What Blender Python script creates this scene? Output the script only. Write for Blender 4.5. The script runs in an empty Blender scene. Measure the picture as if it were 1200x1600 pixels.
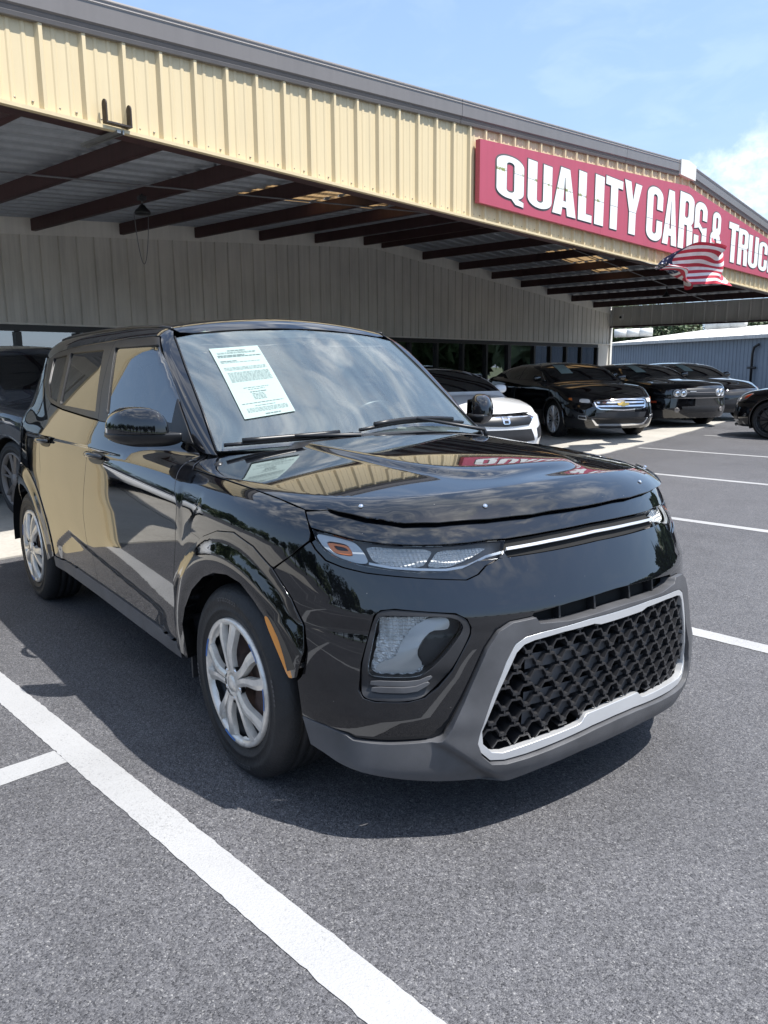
import bpy, bmesh, math, random
import numpy as np
from mathutils import Vector, Matrix
from mathutils.geometry import delaunay_2d_cdt
rnd = random.Random(7)
R_ = math.radians
scene = bpy.context.scene
COL = scene.collection

# ------------------------------------------------------------------ camera
cam_d = bpy.data.cameras.new('camera')
cam_o = bpy.data.objects.new('camera', cam_d)
COL.objects.link(cam_o)
cam_d.sensor_fit = 'VERTICAL'
cam_d.sensor_height = 24.0
cam_d.sensor_width = 18.0
cam_d.lens = 24.0*1222.99/1600
cam_d.clip_start = 0.05
cam_d.clip_end = 3000
CAM_M = [[0.6070796551, 0.7945965657, -0.0084017918], [0.1395255227, -0.1169957748, -0.9832825724], [-0.7822959292, 0.5957585806, -0.1818922558]]
mw = Matrix(((CAM_M[0][0], -CAM_M[1][0], -CAM_M[2][0], 2.24378668),
             (CAM_M[0][1], -CAM_M[1][1], -CAM_M[2][1], -1.9548621),
             (CAM_M[0][2], -CAM_M[1][2], -CAM_M[2][2], 1.34052506),
             (0, 0, 0, 1)))
cam_o.matrix_world = mw
scene.camera = cam_o
scene.render.resolution_x = 768
scene.render.resolution_y = 1024
scene.view_settings.view_transform = 'Standard'
try: scene.view_settings.look = 'None'
except Exception: pass
scene.view_settings.gamma = 1
scene.view_settings.exposure = 1.05

# ------------------------------------------------------------------ sun and sky
SUN = Vector((0.40, 0.26, 1.0)).normalized()
sun_d = bpy.data.lights.new('sun', 'SUN')
sun_d.energy = 4.0
sun_d.angle = R_(0.53)
sun_d.color = (1.0, 0.965, 0.915)
sun_o = bpy.data.objects.new('sun', sun_d)
COL.objects.link(sun_o)
sun_o.rotation_euler = SUN.to_track_quat('Z', 'Y').to_euler()
sun_o.location = (5, 5, 30)

world = bpy.data.worlds.new('World')
scene.world = world
world.use_nodes = True
wn, wl = world.node_tree.nodes, world.node_tree.links
wn.clear()
w_out = wn.new('ShaderNodeOutputWorld')
w_bg = wn.new('ShaderNodeBackground')
w_bg.inputs[1].default_value = 0.13
sky = wn.new('ShaderNodeTexSky')
sky.sky_type = 'NISHITA'
sky.sun_disc = False
sky.sun_elevation = math.asin(SUN.z)
sky.sun_rotation = math.atan2(SUN.x, SUN.y)
sky.air_density = 1.0
sky.dust_density = 0.5
sky.ozone_density = 1.2
tc = wn.new('ShaderNodeTexCoord')
sep = wn.new('ShaderNodeSeparateXYZ')
wl.new(tc.outputs['Generated'], sep.inputs[0])
def wmath(op, a, b=None, clamp=False):
    n = wn.new('ShaderNodeMath'); n.operation = op; n.use_clamp = clamp
    for i, v in enumerate((a, b)):
        if v is None: continue
        if isinstance(v, (int, float)): n.inputs[i].default_value = v
        else: wl.new(v, n.inputs[i])
    return n.outputs[0]
zc = wmath('MAXIMUM', sep.outputs[2], 0.0)
den = wmath('ADD', zc, 0.16)
cx = wmath('DIVIDE', sep.outputs[0], den)
cy = wmath('DIVIDE', sep.outputs[1], den)
comb = wn.new('ShaderNodeCombineXYZ')
wl.new(cx, comb.inputs[0]); wl.new(cy, comb.inputs[1])
def wnoise(scale, detail, rough, off, dist=0.0):
    m = wn.new('ShaderNodeMapping'); wl.new(comb.outputs[0], m.inputs[0])
    m.inputs['Location'].default_value = off
    n = wn.new('ShaderNodeTexNoise'); wl.new(m.outputs[0], n.inputs['Vector'])
    n.inputs['Scale'].default_value = scale; n.inputs['Detail'].default_value = detail
    n.inputs['Roughness'].default_value = rough; n.inputs['Distortion'].default_value = dist
    return n.outputs['Fac']
def wramp(v, lo, hi):
    r = wn.new('ShaderNodeMapRange'); r.clamp = True; r.interpolation_type = 'SMOOTHSTEP'
    wl.new(v, r.inputs['Value']); r.inputs['From Min'].default_value = lo; r.inputs['From Max'].default_value = hi
    return r.outputs[0]
big = wnoise(1.5, 2, 0.5, (3.1, 1.4, 0))
cum = wnoise(4.2, 9, 0.56, (0.62, 2.35, 0), 0.3)
cum2 = wmath('ADD', wmath('MULTIPLY', cum, 0.72), wmath('MULTIPLY', big, 0.38))
cm = wmath('MULTIPLY', wramp(cum2, 0.545, 0.68), wmath('ADD', wmath('MULTIPLY', wramp(sep.outputs[2], 0.45, 0.72), 0.96), 0.04))
wisp = wnoise(3.4, 8, 0.60, (7.3, 2.2, 0), 1.2)
wm = wmath('MULTIPLY', wmath('MULTIPLY', wramp(wisp, 0.44, 0.68), 0.85), wmath('ADD', wmath('MULTIPLY', wramp(sep.outputs[2], 0.42, 0.75), 0.97), 0.03))
mask = wmath('MAXIMUM', cm, wm)
# cumulus bank low over the far end of the building
nrm = wn.new('ShaderNodeVectorMath'); nrm.operation = 'DOT_PRODUCT'
wl.new(tc.outputs['Generated'], nrm.inputs[0]); nrm.inputs[1].default_value = (-0.462, 0.868, 0.187)
bank = wmath('SUBTRACT', nrm.outputs['Value'], 0.9965)
bank = wmath('MULTIPLY', bank, 110.0)
mp = wn.new('ShaderNodeMapping'); wl.new(tc.outputs['Generated'], mp.inputs[0])
bn = wn.new('ShaderNodeTexNoise'); wl.new(mp.outputs[0], bn.inputs['Vector'])
bn.inputs['Scale'].default_value = 15; bn.inputs['Detail'].default_value = 9; bn.inputs['Roughness'].default_value = 0.6
bk = wmath('ADD', bank, wmath('MULTIPLY', wmath('SUBTRACT', bn.outputs['Fac'], 0.5), 2.0))
bk = wmath('MULTIPLY', wramp(bk, 0.05, 0.95), 0.80)
mask = wmath('MAXIMUM', mask, bk)
hz = wramp(sep.outputs[2], -0.02, 0.05)
mask = wmath('MULTIPLY', mask, hz)
shade = wnoise(3.0, 6, 0.6, (2.0, 5.0, 0))
cmix = wn.new('ShaderNodeMix'); cmix.data_type = 'RGBA'
cmix.inputs[6].default_value = (4.4, 4.8, 5.4, 1); cmix.inputs[7].default_value = (8.6, 8.7, 8.9, 1)
wl.new(wramp(shade, 0.35, 0.62), cmix.inputs[0])
haze = wn.new('ShaderNodeMix'); haze.data_type = 'RGBA'
haze.inputs[7].default_value = (1.75, 2.5, 3.7, 1)
hf = wmath('MULTIPLY', wramp(wmath('MULTIPLY', sep.outputs[2], -1.0), -0.55, 0.0), 0.50)
hf = wmath('ADD', hf, 0.30)
wl.new(hf, haze.inputs[0]); wl.new(sky.outputs[0], haze.inputs[6])
smix = wn.new('ShaderNodeMix'); smix.data_type = 'RGBA'
wl.new(mask, smix.inputs[0]); wl.new(haze.outputs[2], smix.inputs[6]); wl.new(cmix.outputs[2], smix.inputs[7])
wl.new(smix.outputs[2], w_bg.inputs[0])
wl.new(w_bg.outputs[0], w_out.inputs[0])

# ------------------------------------------------------------------ helpers
def link(o, parent=None):
    COL.objects.link(o)
    if parent is not None: o.parent = parent
    return o
def tag(o, label=None, cat=None, group=None, kind=None):
    if label: o['label'] = label
    if cat: o['category'] = cat
    if group: o['group'] = group
    if kind: o['kind'] = kind
    return o
def empty(name, loc=(0, 0, 0), rz=0.0, label=None, cat=None, group=None, kind=None):
    o = bpy.data.objects.new(name, None)
    o.empty_display_size = 0.2
    o.location = loc; o.rotation_euler = (0, 0, rz)
    link(o); tag(o, label, cat, group, kind)
    return o
def mesh_obj(name, V, Fc, mat, parent=None, smooth=False, normals=None, mats=None, mi=None):
    me = bpy.data.meshes.new(name)
    me.from_pydata([tuple(v) for v in V], [], [tuple(f) for f in Fc])
    for m in (mats or [mat]): me.materials.append(m)
    if mi is not None:
        me.polygons.foreach_set('material_index', mi)
    if smooth: me.polygons.foreach_set('use_smooth', [True]*len(me.polygons))
    me.update()
    if normals is not None:
        me.normals_split_custom_set_from_vertices([tuple(n) for n in normals])
    return link(bpy.data.objects.new(name, me), parent)
class MB:
    """collects simple shapes for one mesh"""
    def __init__(s): s.V = []; s.F = []; s.S = []
    def add(s, V, F, smooth=False):
        k = len(s.V); s.V += [tuple(v) for v in V]; s.F += [tuple(i+k for i in f) for f in F]; s.S += [smooth]*len(F)
        return s
    def box(s, c, d, rz=0, M=None):
        x, y, z = [q/2 for q in d]
        P = [(-x,-y,-z),(x,-y,-z),(x,y,-z),(-x,y,-z),(-x,-y,z),(x,-y,z),(x,y,z),(-x,y,z)]
        ca, sa = math.cos(rz), math.sin(rz)
        if M is not None: P = [tuple(M @ Vector(p)) for p in P]
        else: P = [(p[0]*ca-p[1]*sa+c[0], p[0]*sa+p[1]*ca+c[1], p[2]+c[2]) for p in P]
        return s.add(P, [(0,3,2,1),(4,5,6,7),(0,1,5,4),(1,2,6,5),(2,3,7,6),(3,0,4,7)])
    def hexa(s, P):
        """8 corners, bottom loop then top loop"""
        return s.add(P, [(0,3,2,1),(4,5,6,7),(0,1,5,4),(1,2,6,5),(2,3,7,6),(3,0,4,7)])
    def tube(s, path, r, n=8, cap=True):
        path = [Vector(p) for p in path]; V = []; F = []
        rr = r if isinstance(r, (list, tuple)) else [r]*len(path)
        t0 = (path[1]-path[0]).normalized()
        up = Vector((0,0,1)) if abs(t0.z) < .9 else Vector((1,0,0))
        a = t0.cross(up).normalized()
        for i, p in enumerate(path):
            t = (path[min(i+1,len(path)-1)]-path[max(i-1,0)]).normalized()
            a = (a - t*a.dot(t)).normalized(); b = t.cross(a)
            for k in range(n):
                w = 2*math.pi*k/n
                V.append(p + (a*math.cos(w)+b*math.sin(w))*rr[i])
        for i in range(len(path)-1):
            for k in range(n):
                k2 = (k+1) % n
                F.append((i*n+k, i*n+k2, (i+1)*n+k2, (i+1)*n+k))
        if cap:
            F.append(tuple(reversed(range(n)))); F.append(tuple((len(path)-1)*n+k for k in range(n)))
        return s.add(V, F, True)
    def lathe(s, prof, n=32, axis='y', c=(0,0,0), closed=False, a0=0, a1=2*math.pi):
        """prof: (radius, along axis)"""
        full = abs(a1-a0-2*math.pi) < 1e-6
        V = []; F = []; m = len(prof); st = n if full else n+1
        for k in range(st):
            w = a0+(a1-a0)*k/n
            for r, h in prof:
                u, v = r*math.cos(w), r*math.sin(w)
                if axis == 'y': V.append((c[0]+u, c[1]+h, c[2]+v))
                elif axis == 'z': V.append((c[0]+u, c[1]+v, c[2]+h))
                else: V.append((c[0]+h, c[1]+u, c[2]+v))
        for k in range(n):
            k2 = (k+1) % st
            for i in range(m-1):
                F.append((k*m+i, k2*m+i, k2*m+i+1, k*m+i+1))
        return s.add(V, F, True)
    def prism(s, poly, h0, h1, fn):
        """poly 2D; fn(u,v,h)->xyz; triangulated caps"""
        t = fill2d([poly])
        V2, T = t; n = len(V2)
        V = [fn(u, v, h1) for u, v in V2]+[fn(u, v, h0) for u, v in V2]
        F = [tuple(f) for f in T]+[tuple(i+n for i in reversed(f)) for f in T]
        m = len(poly); k = len(V)
        V += [fn(u, v, h1) for u, v in poly]+[fn(u, v, h0) for u, v in poly]
        F += [(k+i, k+m+i, k+m+(i+1) % m, k+(i+1) % m) for i in range(m)]
        return s.add(V, F)
    def build(s, name, mat, parent=None, smooth=None, fix=True):
        me = bpy.data.meshes.new(name)
        me.from_pydata(s.V, [], s.F)
        if fix:
            b = bmesh.new(); b.from_mesh(me)
            bmesh.ops.recalc_face_normals(b, faces=b.faces); b.to_mesh(me); b.free()
        me.polygons.foreach_set('use_smooth', [bool(x) if smooth is None else smooth for x in s.S])
        me.materials.append(mat); me.update()
        return link(bpy.data.objects.new(name, me), parent)
def inpoly(P, poly):
    P = np.asarray(P, float); poly = np.asarray(poly, float)
    x, y = P[:,0], P[:,1]; ins = np.zeros(len(P), bool)
    x1, y1 = poly[:,0], poly[:,1]; x2, y2 = np.roll(x1,-1), np.roll(y1,-1)
    for a, b, c, d in zip(x1, y1, x2, y2):
        if b == d: continue
        m = ((b > y) != (d > y)) & (x < (c-a)*(y-b)/(d-b)+a)
        ins ^= m
    return ins
def fill2d(loops, holes=(), pts=(), cuts=()):
    """constrained Delaunay fill of union(loops) minus holes"""
    V = []; E = []
    for L in list(loops)+list(holes)+list(cuts):
        k = len(V); n = len(L)
        V += [Vector((float(p[0]), float(p[1]))) for p in L]
        E += [(k+i, k+(i+1) % n) for i in range(n)]
    V += [Vector((float(p[0]), float(p[1]))) for p in pts]
    v, e, f, *_ = delaunay_2d_cdt(V, E, [], 0, 1e-6)
    P = np.array([(q.x, q.y) for q in v]); T = [tuple(t) for t in f if len(t) == 3]
    if not T: return P, []
    Cn = np.array([P[list(t)].mean(0) for t in T])
    ok = np.zeros(len(T), bool)
    for L in loops: ok |= inpoly(Cn, L)
    for L in list(holes)+list(cuts): ok &= ~inpoly(Cn, L)
    out = []
    for t, o in zip(T, ok):
        if not o: continue
        a, b, c = P[t[0]], P[t[1]], P[t[2]]
        cr = (b[0]-a[0])*(c[1]-a[1])-(b[1]-a[1])*(c[0]-a[0])
        if abs(cr) < 1e-10: continue
        out.append(t if cr > 0 else (t[0], t[2], t[1]))
    return P, out

# ------------------------------------------------------------------ materials
def new_mat(name):
    m = bpy.data.materials.new(name); m.use_nodes = True
    nt = m.node_tree; b = nt.nodes['Principled BSDF']
    return m, nt.nodes, nt.links, b
def objco(N, L, scale=(1,1,1)):
    t = N.new('ShaderNodeTexCoord'); mp = N.new('ShaderNodeMapping')
    L.new(t.outputs['Object'], mp.inputs[0]); mp.inputs['Scale'].default_value = scale
    return mp.outputs[0]
def noise(N, L, co, scale, detail=4, rough=.55, dist=0):
    n = N.new('ShaderNodeTexNoise'); L.new(co, n.inputs['Vector'])
    n.inputs['Scale'].default_value = scale; n.inputs['Detail'].default_value = detail
    n.inputs['Roughness'].default_value = rough; n.inputs['Distortion'].default_value = dist
    return n.outputs['Fac']
def ramp(N, L, v, stops):
    r = N.new('ShaderNodeValToRGB'); L.new(v, r.inputs[0])
    el = r.color_ramp.elements
    while len(el) < len(stops): el.new(0.5)
    for e, (p, c) in zip(el, stops):
        e.position = p; e.color = (*c, 1) if len(c) == 3 else c
    return r.outputs[0]
def bump(N, L, b, v, strength, dist):
    n = N.new('ShaderNodeBump'); n.inputs['Strength'].default_value = strength; n.inputs['Distance'].default_value = dist
    L.new(v, n.inputs['Height']); L.new(n.outputs[0], b.inputs['Normal']); return n
def mathn(N, L, op, a, b=None, clamp=False):
    n = N.new('ShaderNodeMath'); n.operation = op; n.use_clamp = clamp
    for i, v in enumerate((a, b)):
        if v is None: continue
        if isinstance(v, (int, float)): n.inputs[i].default_value = v
        else: L.new(v, n.inputs[i])
    return n.outputs[0]
def mat(name, col, rough=.5, metal=0, var=.12, nscale=6, bmp=0, bscale=60, coat=0, spec=.5, co=(1,1,1)):
    m, N, L, b = new_mat(name)
    c = objco(N, L, co)
    f = noise(N, L, c, nscale, 5)
    lo = tuple(max(0, x*(1-var)) for x in col); hi = tuple(min(1, x*(1+var)) for x in col)
    L.new(ramp(N, L, f, [(.3, lo), (.7, hi)]), b.inputs['Base Color'])
    b.inputs['Roughness'].default_value = rough; b.inputs['Metallic'].default_value = metal
    b.inputs['Coat Weight'].default_value = coat; b.inputs['Coat Roughness'].default_value = .03
    b.inputs['Specular IOR Level'].default_value = spec
    if bmp: bump(N, L, b, noise(N, L, c, bscale, 3), bmp, .01)
    return m
M = {}
def mk_asphalt():
    m, N, L, b = new_mat('asphalt')
    c = objco(N, L)
    vor = N.new('ShaderNodeTexVoronoi'); L.new(c, vor.inputs['Vector']); vor.inputs['Scale'].default_value = 260
    cell = N.new('ShaderNodeSeparateColor'); L.new(vor.outputs['Color'], cell.inputs[0])
    st = ramp(N, L, cell.outputs[0], [(0, (.026,.026,.030)), (.20, (.064,.064,.070)), (.5, (.094,.093,.100)), (.85, (.128,.127,.134)), (.97, (.17,.168,.170)), (1, (.25,.245,.24))])
    v2 = N.new('ShaderNodeTexVoronoi'); L.new(c, v2.inputs['Vector']); v2.inputs['Scale'].default_value = 62
    big = noise(N, L, c, .55, 6, .6)
    mid = noise(N, L, c, 5, 5, .6)
    mul = mathn(N, L, 'ADD', mathn(N, L, 'MULTIPLY', big, .95), mathn(N, L, 'MULTIPLY', mid, .45))
    mulc = mathn(N, L, 'ADD', mul, .24)
    crack = N.new('ShaderNodeMapRange'); L.new(v2.outputs['Distance'], crack.inputs['Value'])
    crack.inputs['From Min'].default_value = .15; crack.inputs['From Max'].default_value = .75
    crack.inputs['To Min'].default_value = 1.06; crack.inputs['To Max'].default_value = .80
    fine = mathn(N, L, 'MULTIPLY', mulc, crack.outputs[0])
    mx = N.new('ShaderNodeVectorMath'); mx.operation = 'SCALE'; L.new(st, mx.inputs[0]); L.new(fine, mx.inputs['Scale'])
    # oil drips
    spot = N.new('ShaderNodeTexVoronoi'); L.new(c, spot.inputs['Vector']); spot.inputs['Scale'].default_value = .55; spot.inputs['Randomness'].default_value = 1
    dn = mathn(N, L, 'ADD', spot.outputs['Distance'], mathn(N, L, 'MULTIPLY', noise(N, L, c, 22, 3), .05))
    sp = N.new('ShaderNodeMapRange'); L.new(dn, sp.inputs['Value']); sp.inputs['From Min'].default_value = .035; sp.inputs['From Max'].default_value = .075
    sp.inputs['To Min'].default_value = .62; sp.inputs['To Max'].default_value = 1
    mx2 = N.new('ShaderNodeVectorMath'); mx2.operation = 'SCALE'; L.new(mx.outputs[0], mx2.inputs[0]); L.new(sp.outputs[0], mx2.inputs['Scale'])
    L.new(mx2.outputs[0], b.inputs['Base Color'])
    b.inputs['Roughness'].default_value = .62; b.inputs['Specular IOR Level'].default_value = .45
    h = mathn(N, L, 'SUBTRACT', mathn(N, L, 'MULTIPLY', cell.outputs[1], .7), mathn(N, L, 'MULTIPLY', vor.outputs['Distance'], 1.0))
    h2 = mathn(N, L, 'ADD', h, mathn(N, L, 'MULTIPLY', v2.outputs['Distance'], -1.3))
    bump(N, L, b, h2, .5, .004)
    return m
def mk_linepaint():
    m, N, L, b = new_mat('line_paint')
    c = objco(N, L)
    vor = N.new('ShaderNodeTexVoronoi'); L.new(c, vor.inputs['Vector']); vor.inputs['Scale'].default_value = 150
    n1 = noise(N, L, c, 130, 3, .7); n2 = noise(N, L, c, 2.2, 5, .6)
    n3 = noise(N, L, c, 380, 2, .6)
    f = mathn(N, L, 'ADD', mathn(N, L, 'ADD', mathn(N, L, 'MULTIPLY', n1, .55), mathn(N, L, 'MULTIPLY', n3, .30)), mathn(N, L, 'MULTIPLY', n2, .26))
    dirt = noise(N, L, c, .9, 6, .65)
    pc = ramp(N, L, f, [(.35, (.08,.08,.08)), (.425, (.21,.21,.21)), (.50, (.33,.33,.33)), (.8, (.375,.375,.38))])
    sc = N.new('ShaderNodeMapRange'); L.new(dirt, sc.inputs['Value']); sc.inputs['From Min'].default_value = .3; sc.inputs['From Max'].default_value = .7; sc.inputs['To Min'].default_value = .86; sc.inputs['To Max'].default_value = 1.04
    vm = N.new('ShaderNodeVectorMath'); vm.operation = 'SCALE'; L.new(pc, vm.inputs[0]); L.new(sc.outputs[0], vm.inputs['Scale'])
    L.new(vm.outputs[0], b.inputs['Base Color'])
    b.inputs['Roughness'].default_value = .6
    bump(N, L, b, mathn(N, L, 'SUBTRACT', n1, vor.outputs['Distance']), .28, .003)
    return m
def mk_concrete():
    m, N, L, b = new_mat('concrete')
    c = objco(N, L)
    f = mathn(N, L, 'ADD', mathn(N, L, 'MULTIPLY', noise(N, L, c, .7, 7, .65), .6), mathn(N, L, 'MULTIPLY', noise(N, L, c, 30, 4), .4))
    L.new(ramp(N, L, f, [(.3, (.27,.25,.22)), (.5, (.38,.36,.32)), (.7, (.45,.425,.385))]), b.inputs['Base Color'])
    b.inputs['Roughness'].default_value = .75
    bump(N, L, b, noise(N, L, c, 90, 4), .3, .004)
    return m
M['asphalt'] = mk_asphalt(); M['line'] = mk_linepaint(); M['concrete'] = mk_concrete()
def mk_paint(name, col, dust=.0, flake=.0):
    m, N, L, b = new_mat(name)
    c = objco(N, L)
    n1 = noise(N, L, c, 3.5, 6, .65); n2 = noise(N, L, c, 260, 2, .5)
    base = ramp(N, L, n1, [(.35, col), (.75, tuple(x+dust*k for x, k in zip(col, (.9, 1, 1.25))))])
    # specks of dirt
    vor = N.new('ShaderNodeTexVoronoi'); L.new(c, vor.inputs['Vector']); vor.inputs['Scale'].default_value = 38
    sp = N.new('ShaderNodeMapRange'); L.new(vor.outputs['Distance'], sp.inputs['Value'])
    sp.inputs['From Min'].default_value = .035; sp.inputs['From Max'].default_value = .06; sp.inputs['To Min'].default_value = 1; sp.inputs['To Max'].default_value = 0
    sel = N.new('ShaderNodeSeparateColor'); L.new(vor.outputs['Color'], sel.inputs[0])
    on = mathn(N, L, 'MULTIPLY', sp.outputs[0], mathn(N, L, 'GREATER_THAN', sel.outputs[0], .72))
    mx = N.new('ShaderNodeMix'); mx.data_type = 'RGBA'; L.new(on, mx.inputs[0]); L.new(base, mx.inputs[6]); mx.inputs[7].default_value = (.16,.15,.14,1)
    L.new(mx.outputs[2], b.inputs['Base Color'])
    rg = N.new('ShaderNodeMapRange'); L.new(n1, rg.inputs['Value']); rg.inputs['To Min'].default_value = .02; rg.inputs['To Max'].default_value = .06
    L.new(mathn(N, L, 'ADD', rg.outputs[0], mathn(N, L, 'MULTIPLY', on, .5)), b.inputs['Roughness'])
    b.inputs['IOR'].default_value = 1.5
    b.inputs['Coat Weight'].default_value = 1.0; b.inputs['Coat Roughness'].default_value = .015; b.inputs['Coat IOR'].default_value = 1.7; b.inputs['Specular IOR Level'].default_value = .12
    bump(N, L, b, noise(N, L, c, 90, 2), .012, .002)
    return m
M['paint'] = mk_paint('black_paint', (.0025,.0028,.004), .003)
M['gloss'] = mk_paint('gloss_black', (.003,.003,.003), .002)
M['paint_grey'] = mk_paint('graphite_paint', (.040,.044,.052), .01)
M['paint_white'] = mk_paint('white_paint', (.72,.73,.74), .03)
M['cladding'] = mat('grey_cladding', (.068,.069,.074), .48, var=.22, nscale=9, bmp=.10, bscale=500)
M['cladding_dark'] = mat('dark_plastic', (.022,.022,.024), .42, var=.2, bmp=.10, bscale=400)
M['black'] = mat('black_plastic', (.008,.008,.009), .38, var=.2)
M['matte_black'] = mat('matte_black', (.006,.006,.006), .9, var=.1)
M['rubber'] = mat('tyre_rubber', (.011,.011,.012), .62, var=.35, nscale=14, bmp=.25, bscale=90)
M['silver'] = mat('satin_silver', (.60,.61,.62), .36, metal=.55, var=.04)
M['chrome'] = mat('chrome', (.75,.76,.78), .06, metal=1, var=.02)
def mk_hub():
    m, N, L, b = new_mat('silver_wheel_cover')
    c = objco(N, L)
    n = noise(N, L, c, 11, 7, .7); n2 = noise(N, L, c, 45, 5, .7)
    f = mathn(N, L, 'ADD', mathn(N, L, 'MULTIPLY', n, .5), mathn(N, L, 'MULTIPLY', n2, .5))
    L.new(ramp(N, L, f, [(.30, (.34,.31,.26)), (.41, (.62,.585,.53)), (.6, (.74,.70,.64))]), b.inputs['Base Color'])
    b.inputs['Metallic'].default_value = .45; b.inputs['Roughness'].default_value = .30
    b.inputs['Coat Weight'].default_value = .3
    return m
M['hub'] = mk_hub()
M['rust'] = mat('rusty_steel', (.075,.042,.032), .8, var=.5, nscale=18)
M['blue_tape'] = mat('blue_film', (.03,.14,.42), .4, var=.15)
M['amber'] = mat('amber_plastic', (.75,.20,.035), .18, var=.06, coat=.6)
M['amber_lens'] = mat('amber_lens', (.72,.27,.04), .22, var=.10, coat=.8)
M['white_drl'] = mat('white_light_guide', (.52,.55,.58), .14, var=.05, coat=.8)
def mk_glass(name, tint, fres=1.5, dirt=.0):
    m = bpy.data.materials.new(name); m.use_nodes = True
    N, L = m.node_tree.nodes, m.node_tree.links; N.clear()
    o = N.new('ShaderNodeOutputMaterial'); mix = N.new('ShaderNodeMixShader')
    t = N.new('ShaderNodeBsdfTransparent'); t.inputs[0].default_value = (*tint, 1)
    g = N.new('ShaderNodeBsdfGlossy'); g.inputs['Roughness'].default_value = 0.012; g.inputs[0].default_value = (1,1,1,1)
    f = N.new('ShaderNodeFresnel'); f.inputs[0].default_value = fres
    L.new(f.outputs[0], mix.inputs[0]); L.new(t.outputs[0], mix.inputs[1]); L.new(g.outputs[0], mix.inputs[2])
    last = mix.outputs[0]
    if dirt:
        d = N.new('ShaderNodeBsdfDiffuse'); d.inputs[0].default_value = (.40,.52,.55,1)  # dust film that doubles as a painted blue-green haze brightening the windscreen
        c = objco(N, L, (1, 6, 1)); nf = noise(N, L, c, 3, 6, .65)
        r = N.new('ShaderNodeMapRange'); L.new(nf, r.inputs['Value']); r.inputs['From Min'].default_value = .30; r.inputs['From Max'].default_value = .80; r.inputs['To Min'].default_value = dirt*.45
        r.inputs['To Max'].default_value = dirt
        m2 = N.new('ShaderNodeMixShader'); L.new(r.outputs[0], m2.inputs[0]); L.new(last, m2.inputs[1]); L.new(d.outputs[0], m2.inputs[2]); last = m2.outputs[0]
    L.new(last, o.inputs[0])
    return m
M['windshield'] = mk_glass('windshield_glass', (.86,.95,.95), 2.6, .14)
M['tint'] = mk_glass('tinted_glass', (.05,.055,.055), 2.3)
M['tint_lt'] = mk_glass('light_tinted_glass', (.28,.31,.30), 2.6)
M['lens'] = mk_glass('clear_lens', (.93,.95,.96), 1.35)
M['bug'] = mk_glass('smoked_acrylic', (.10,.10,.105), 1.6)
M['window'] = mk_glass('window_glass', (.40,.43,.43), 3.6)
M['car_window'] = mat('dark_car_window', (.006,.007,.008), .02, var=.1, coat=.6)
M['mirror'] = mat('mirror', (.8,.8,.8), .02, metal=1, var=.01)
def mk_reflector():
    m, N, L, b = new_mat('faceted_reflector')
    c = objco(N, L)
    w = N.new('ShaderNodeTexWave'); L.new(c, w.inputs['Vector']); w.inputs['Scale'].default_value = 30; w.bands_direction = 'Z'
    w2 = N.new('ShaderNodeTexWave'); L.new(c, w2.inputs['Vector']); w2.inputs['Scale'].default_value = 34; w2.bands_direction = 'Y'
    b.inputs['Base Color'].default_value = (.90,.89,.87,1); b.inputs['Metallic'].default_value = .25; b.inputs['Roughness'].default_value = .2; b.inputs['Coat Weight'].default_value = .6
    bump(N, L, b, mathn(N, L, 'ADD', w.outputs['Fac'], w2.outputs['Fac']), .7, .006)
    return m
M['reflector'] = mk_reflector()
M['frost'] = mat('frosted_shield', (.56,.545,.52), .28, metal=.1, var=.08, coat=.5)
M['seat'] = mat('charcoal_seat_cloth', (.085,.085,.09), .9, var=.2, nscale=20)
M['dash'] = mat('dashboard_plastic', (.075,.076,.080), .6, var=.15)
def mk_metalpanel(name, col, streak=.10, rough=.42):
    m, N, L, b = new_mat(name)
    c = objco(N, L)
    cs = objco(N, L, (7, 7, .35))
    f = mathn(N, L, 'ADD', mathn(N, L, 'MULTIPLY', noise(N, L, cs, 1.6, 6, .65), .65), mathn(N, L, 'MULTIPLY', noise(N, L, c, 1.3, 5), .35))
    L.new(ramp(N, L, f, [(.3, tuple(x*(1-streak*1.6) for x in col)), (.55, col), (.75, tuple(min(1, x*(1+streak*.6)) for x in col))]), b.inputs['Base Color'])
    b.inputs['Roughness'].default_value = rough
    bump(N, L, b, noise(N, L, c, 2.2, 3), .08, .02)
    return m
M['fascia'] = mk_metalpanel('cream_metal', (.62,.51,.315), .05, .5)
M['wall'] = mk_metalpanel('taupe_metal', (.67,.64,.575), .16, .38)
M['trimplate'] = mk_metalpanel('stone_trim', (.76,.73,.66), .10)
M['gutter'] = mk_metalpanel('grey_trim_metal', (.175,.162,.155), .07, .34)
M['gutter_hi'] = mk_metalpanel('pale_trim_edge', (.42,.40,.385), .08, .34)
M['redsteel'] = mk_metalpanel('red_iron', (.052,.022,.022), .25, .55)
M['deck'] = mk_metalpanel('galvanised_deck', (.36,.385,.42), .15, .4)
M['blackframe'] = mat('black_window_frame', (.010,.010,.011), .35, var=.2)
M['blind'] = mat('grey_blind', (.22,.22,.215), .7, var=.1)
M['interior'] = mat('dim_interior', (.10,.10,.10), .9, var=.3)
M['white_trim'] = mat('white_trim', (.70,.69,.65), .45, var=.07)
M['cable'] = mat('grey_cable', (.16,.16,.17), .5, var=.1)
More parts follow.
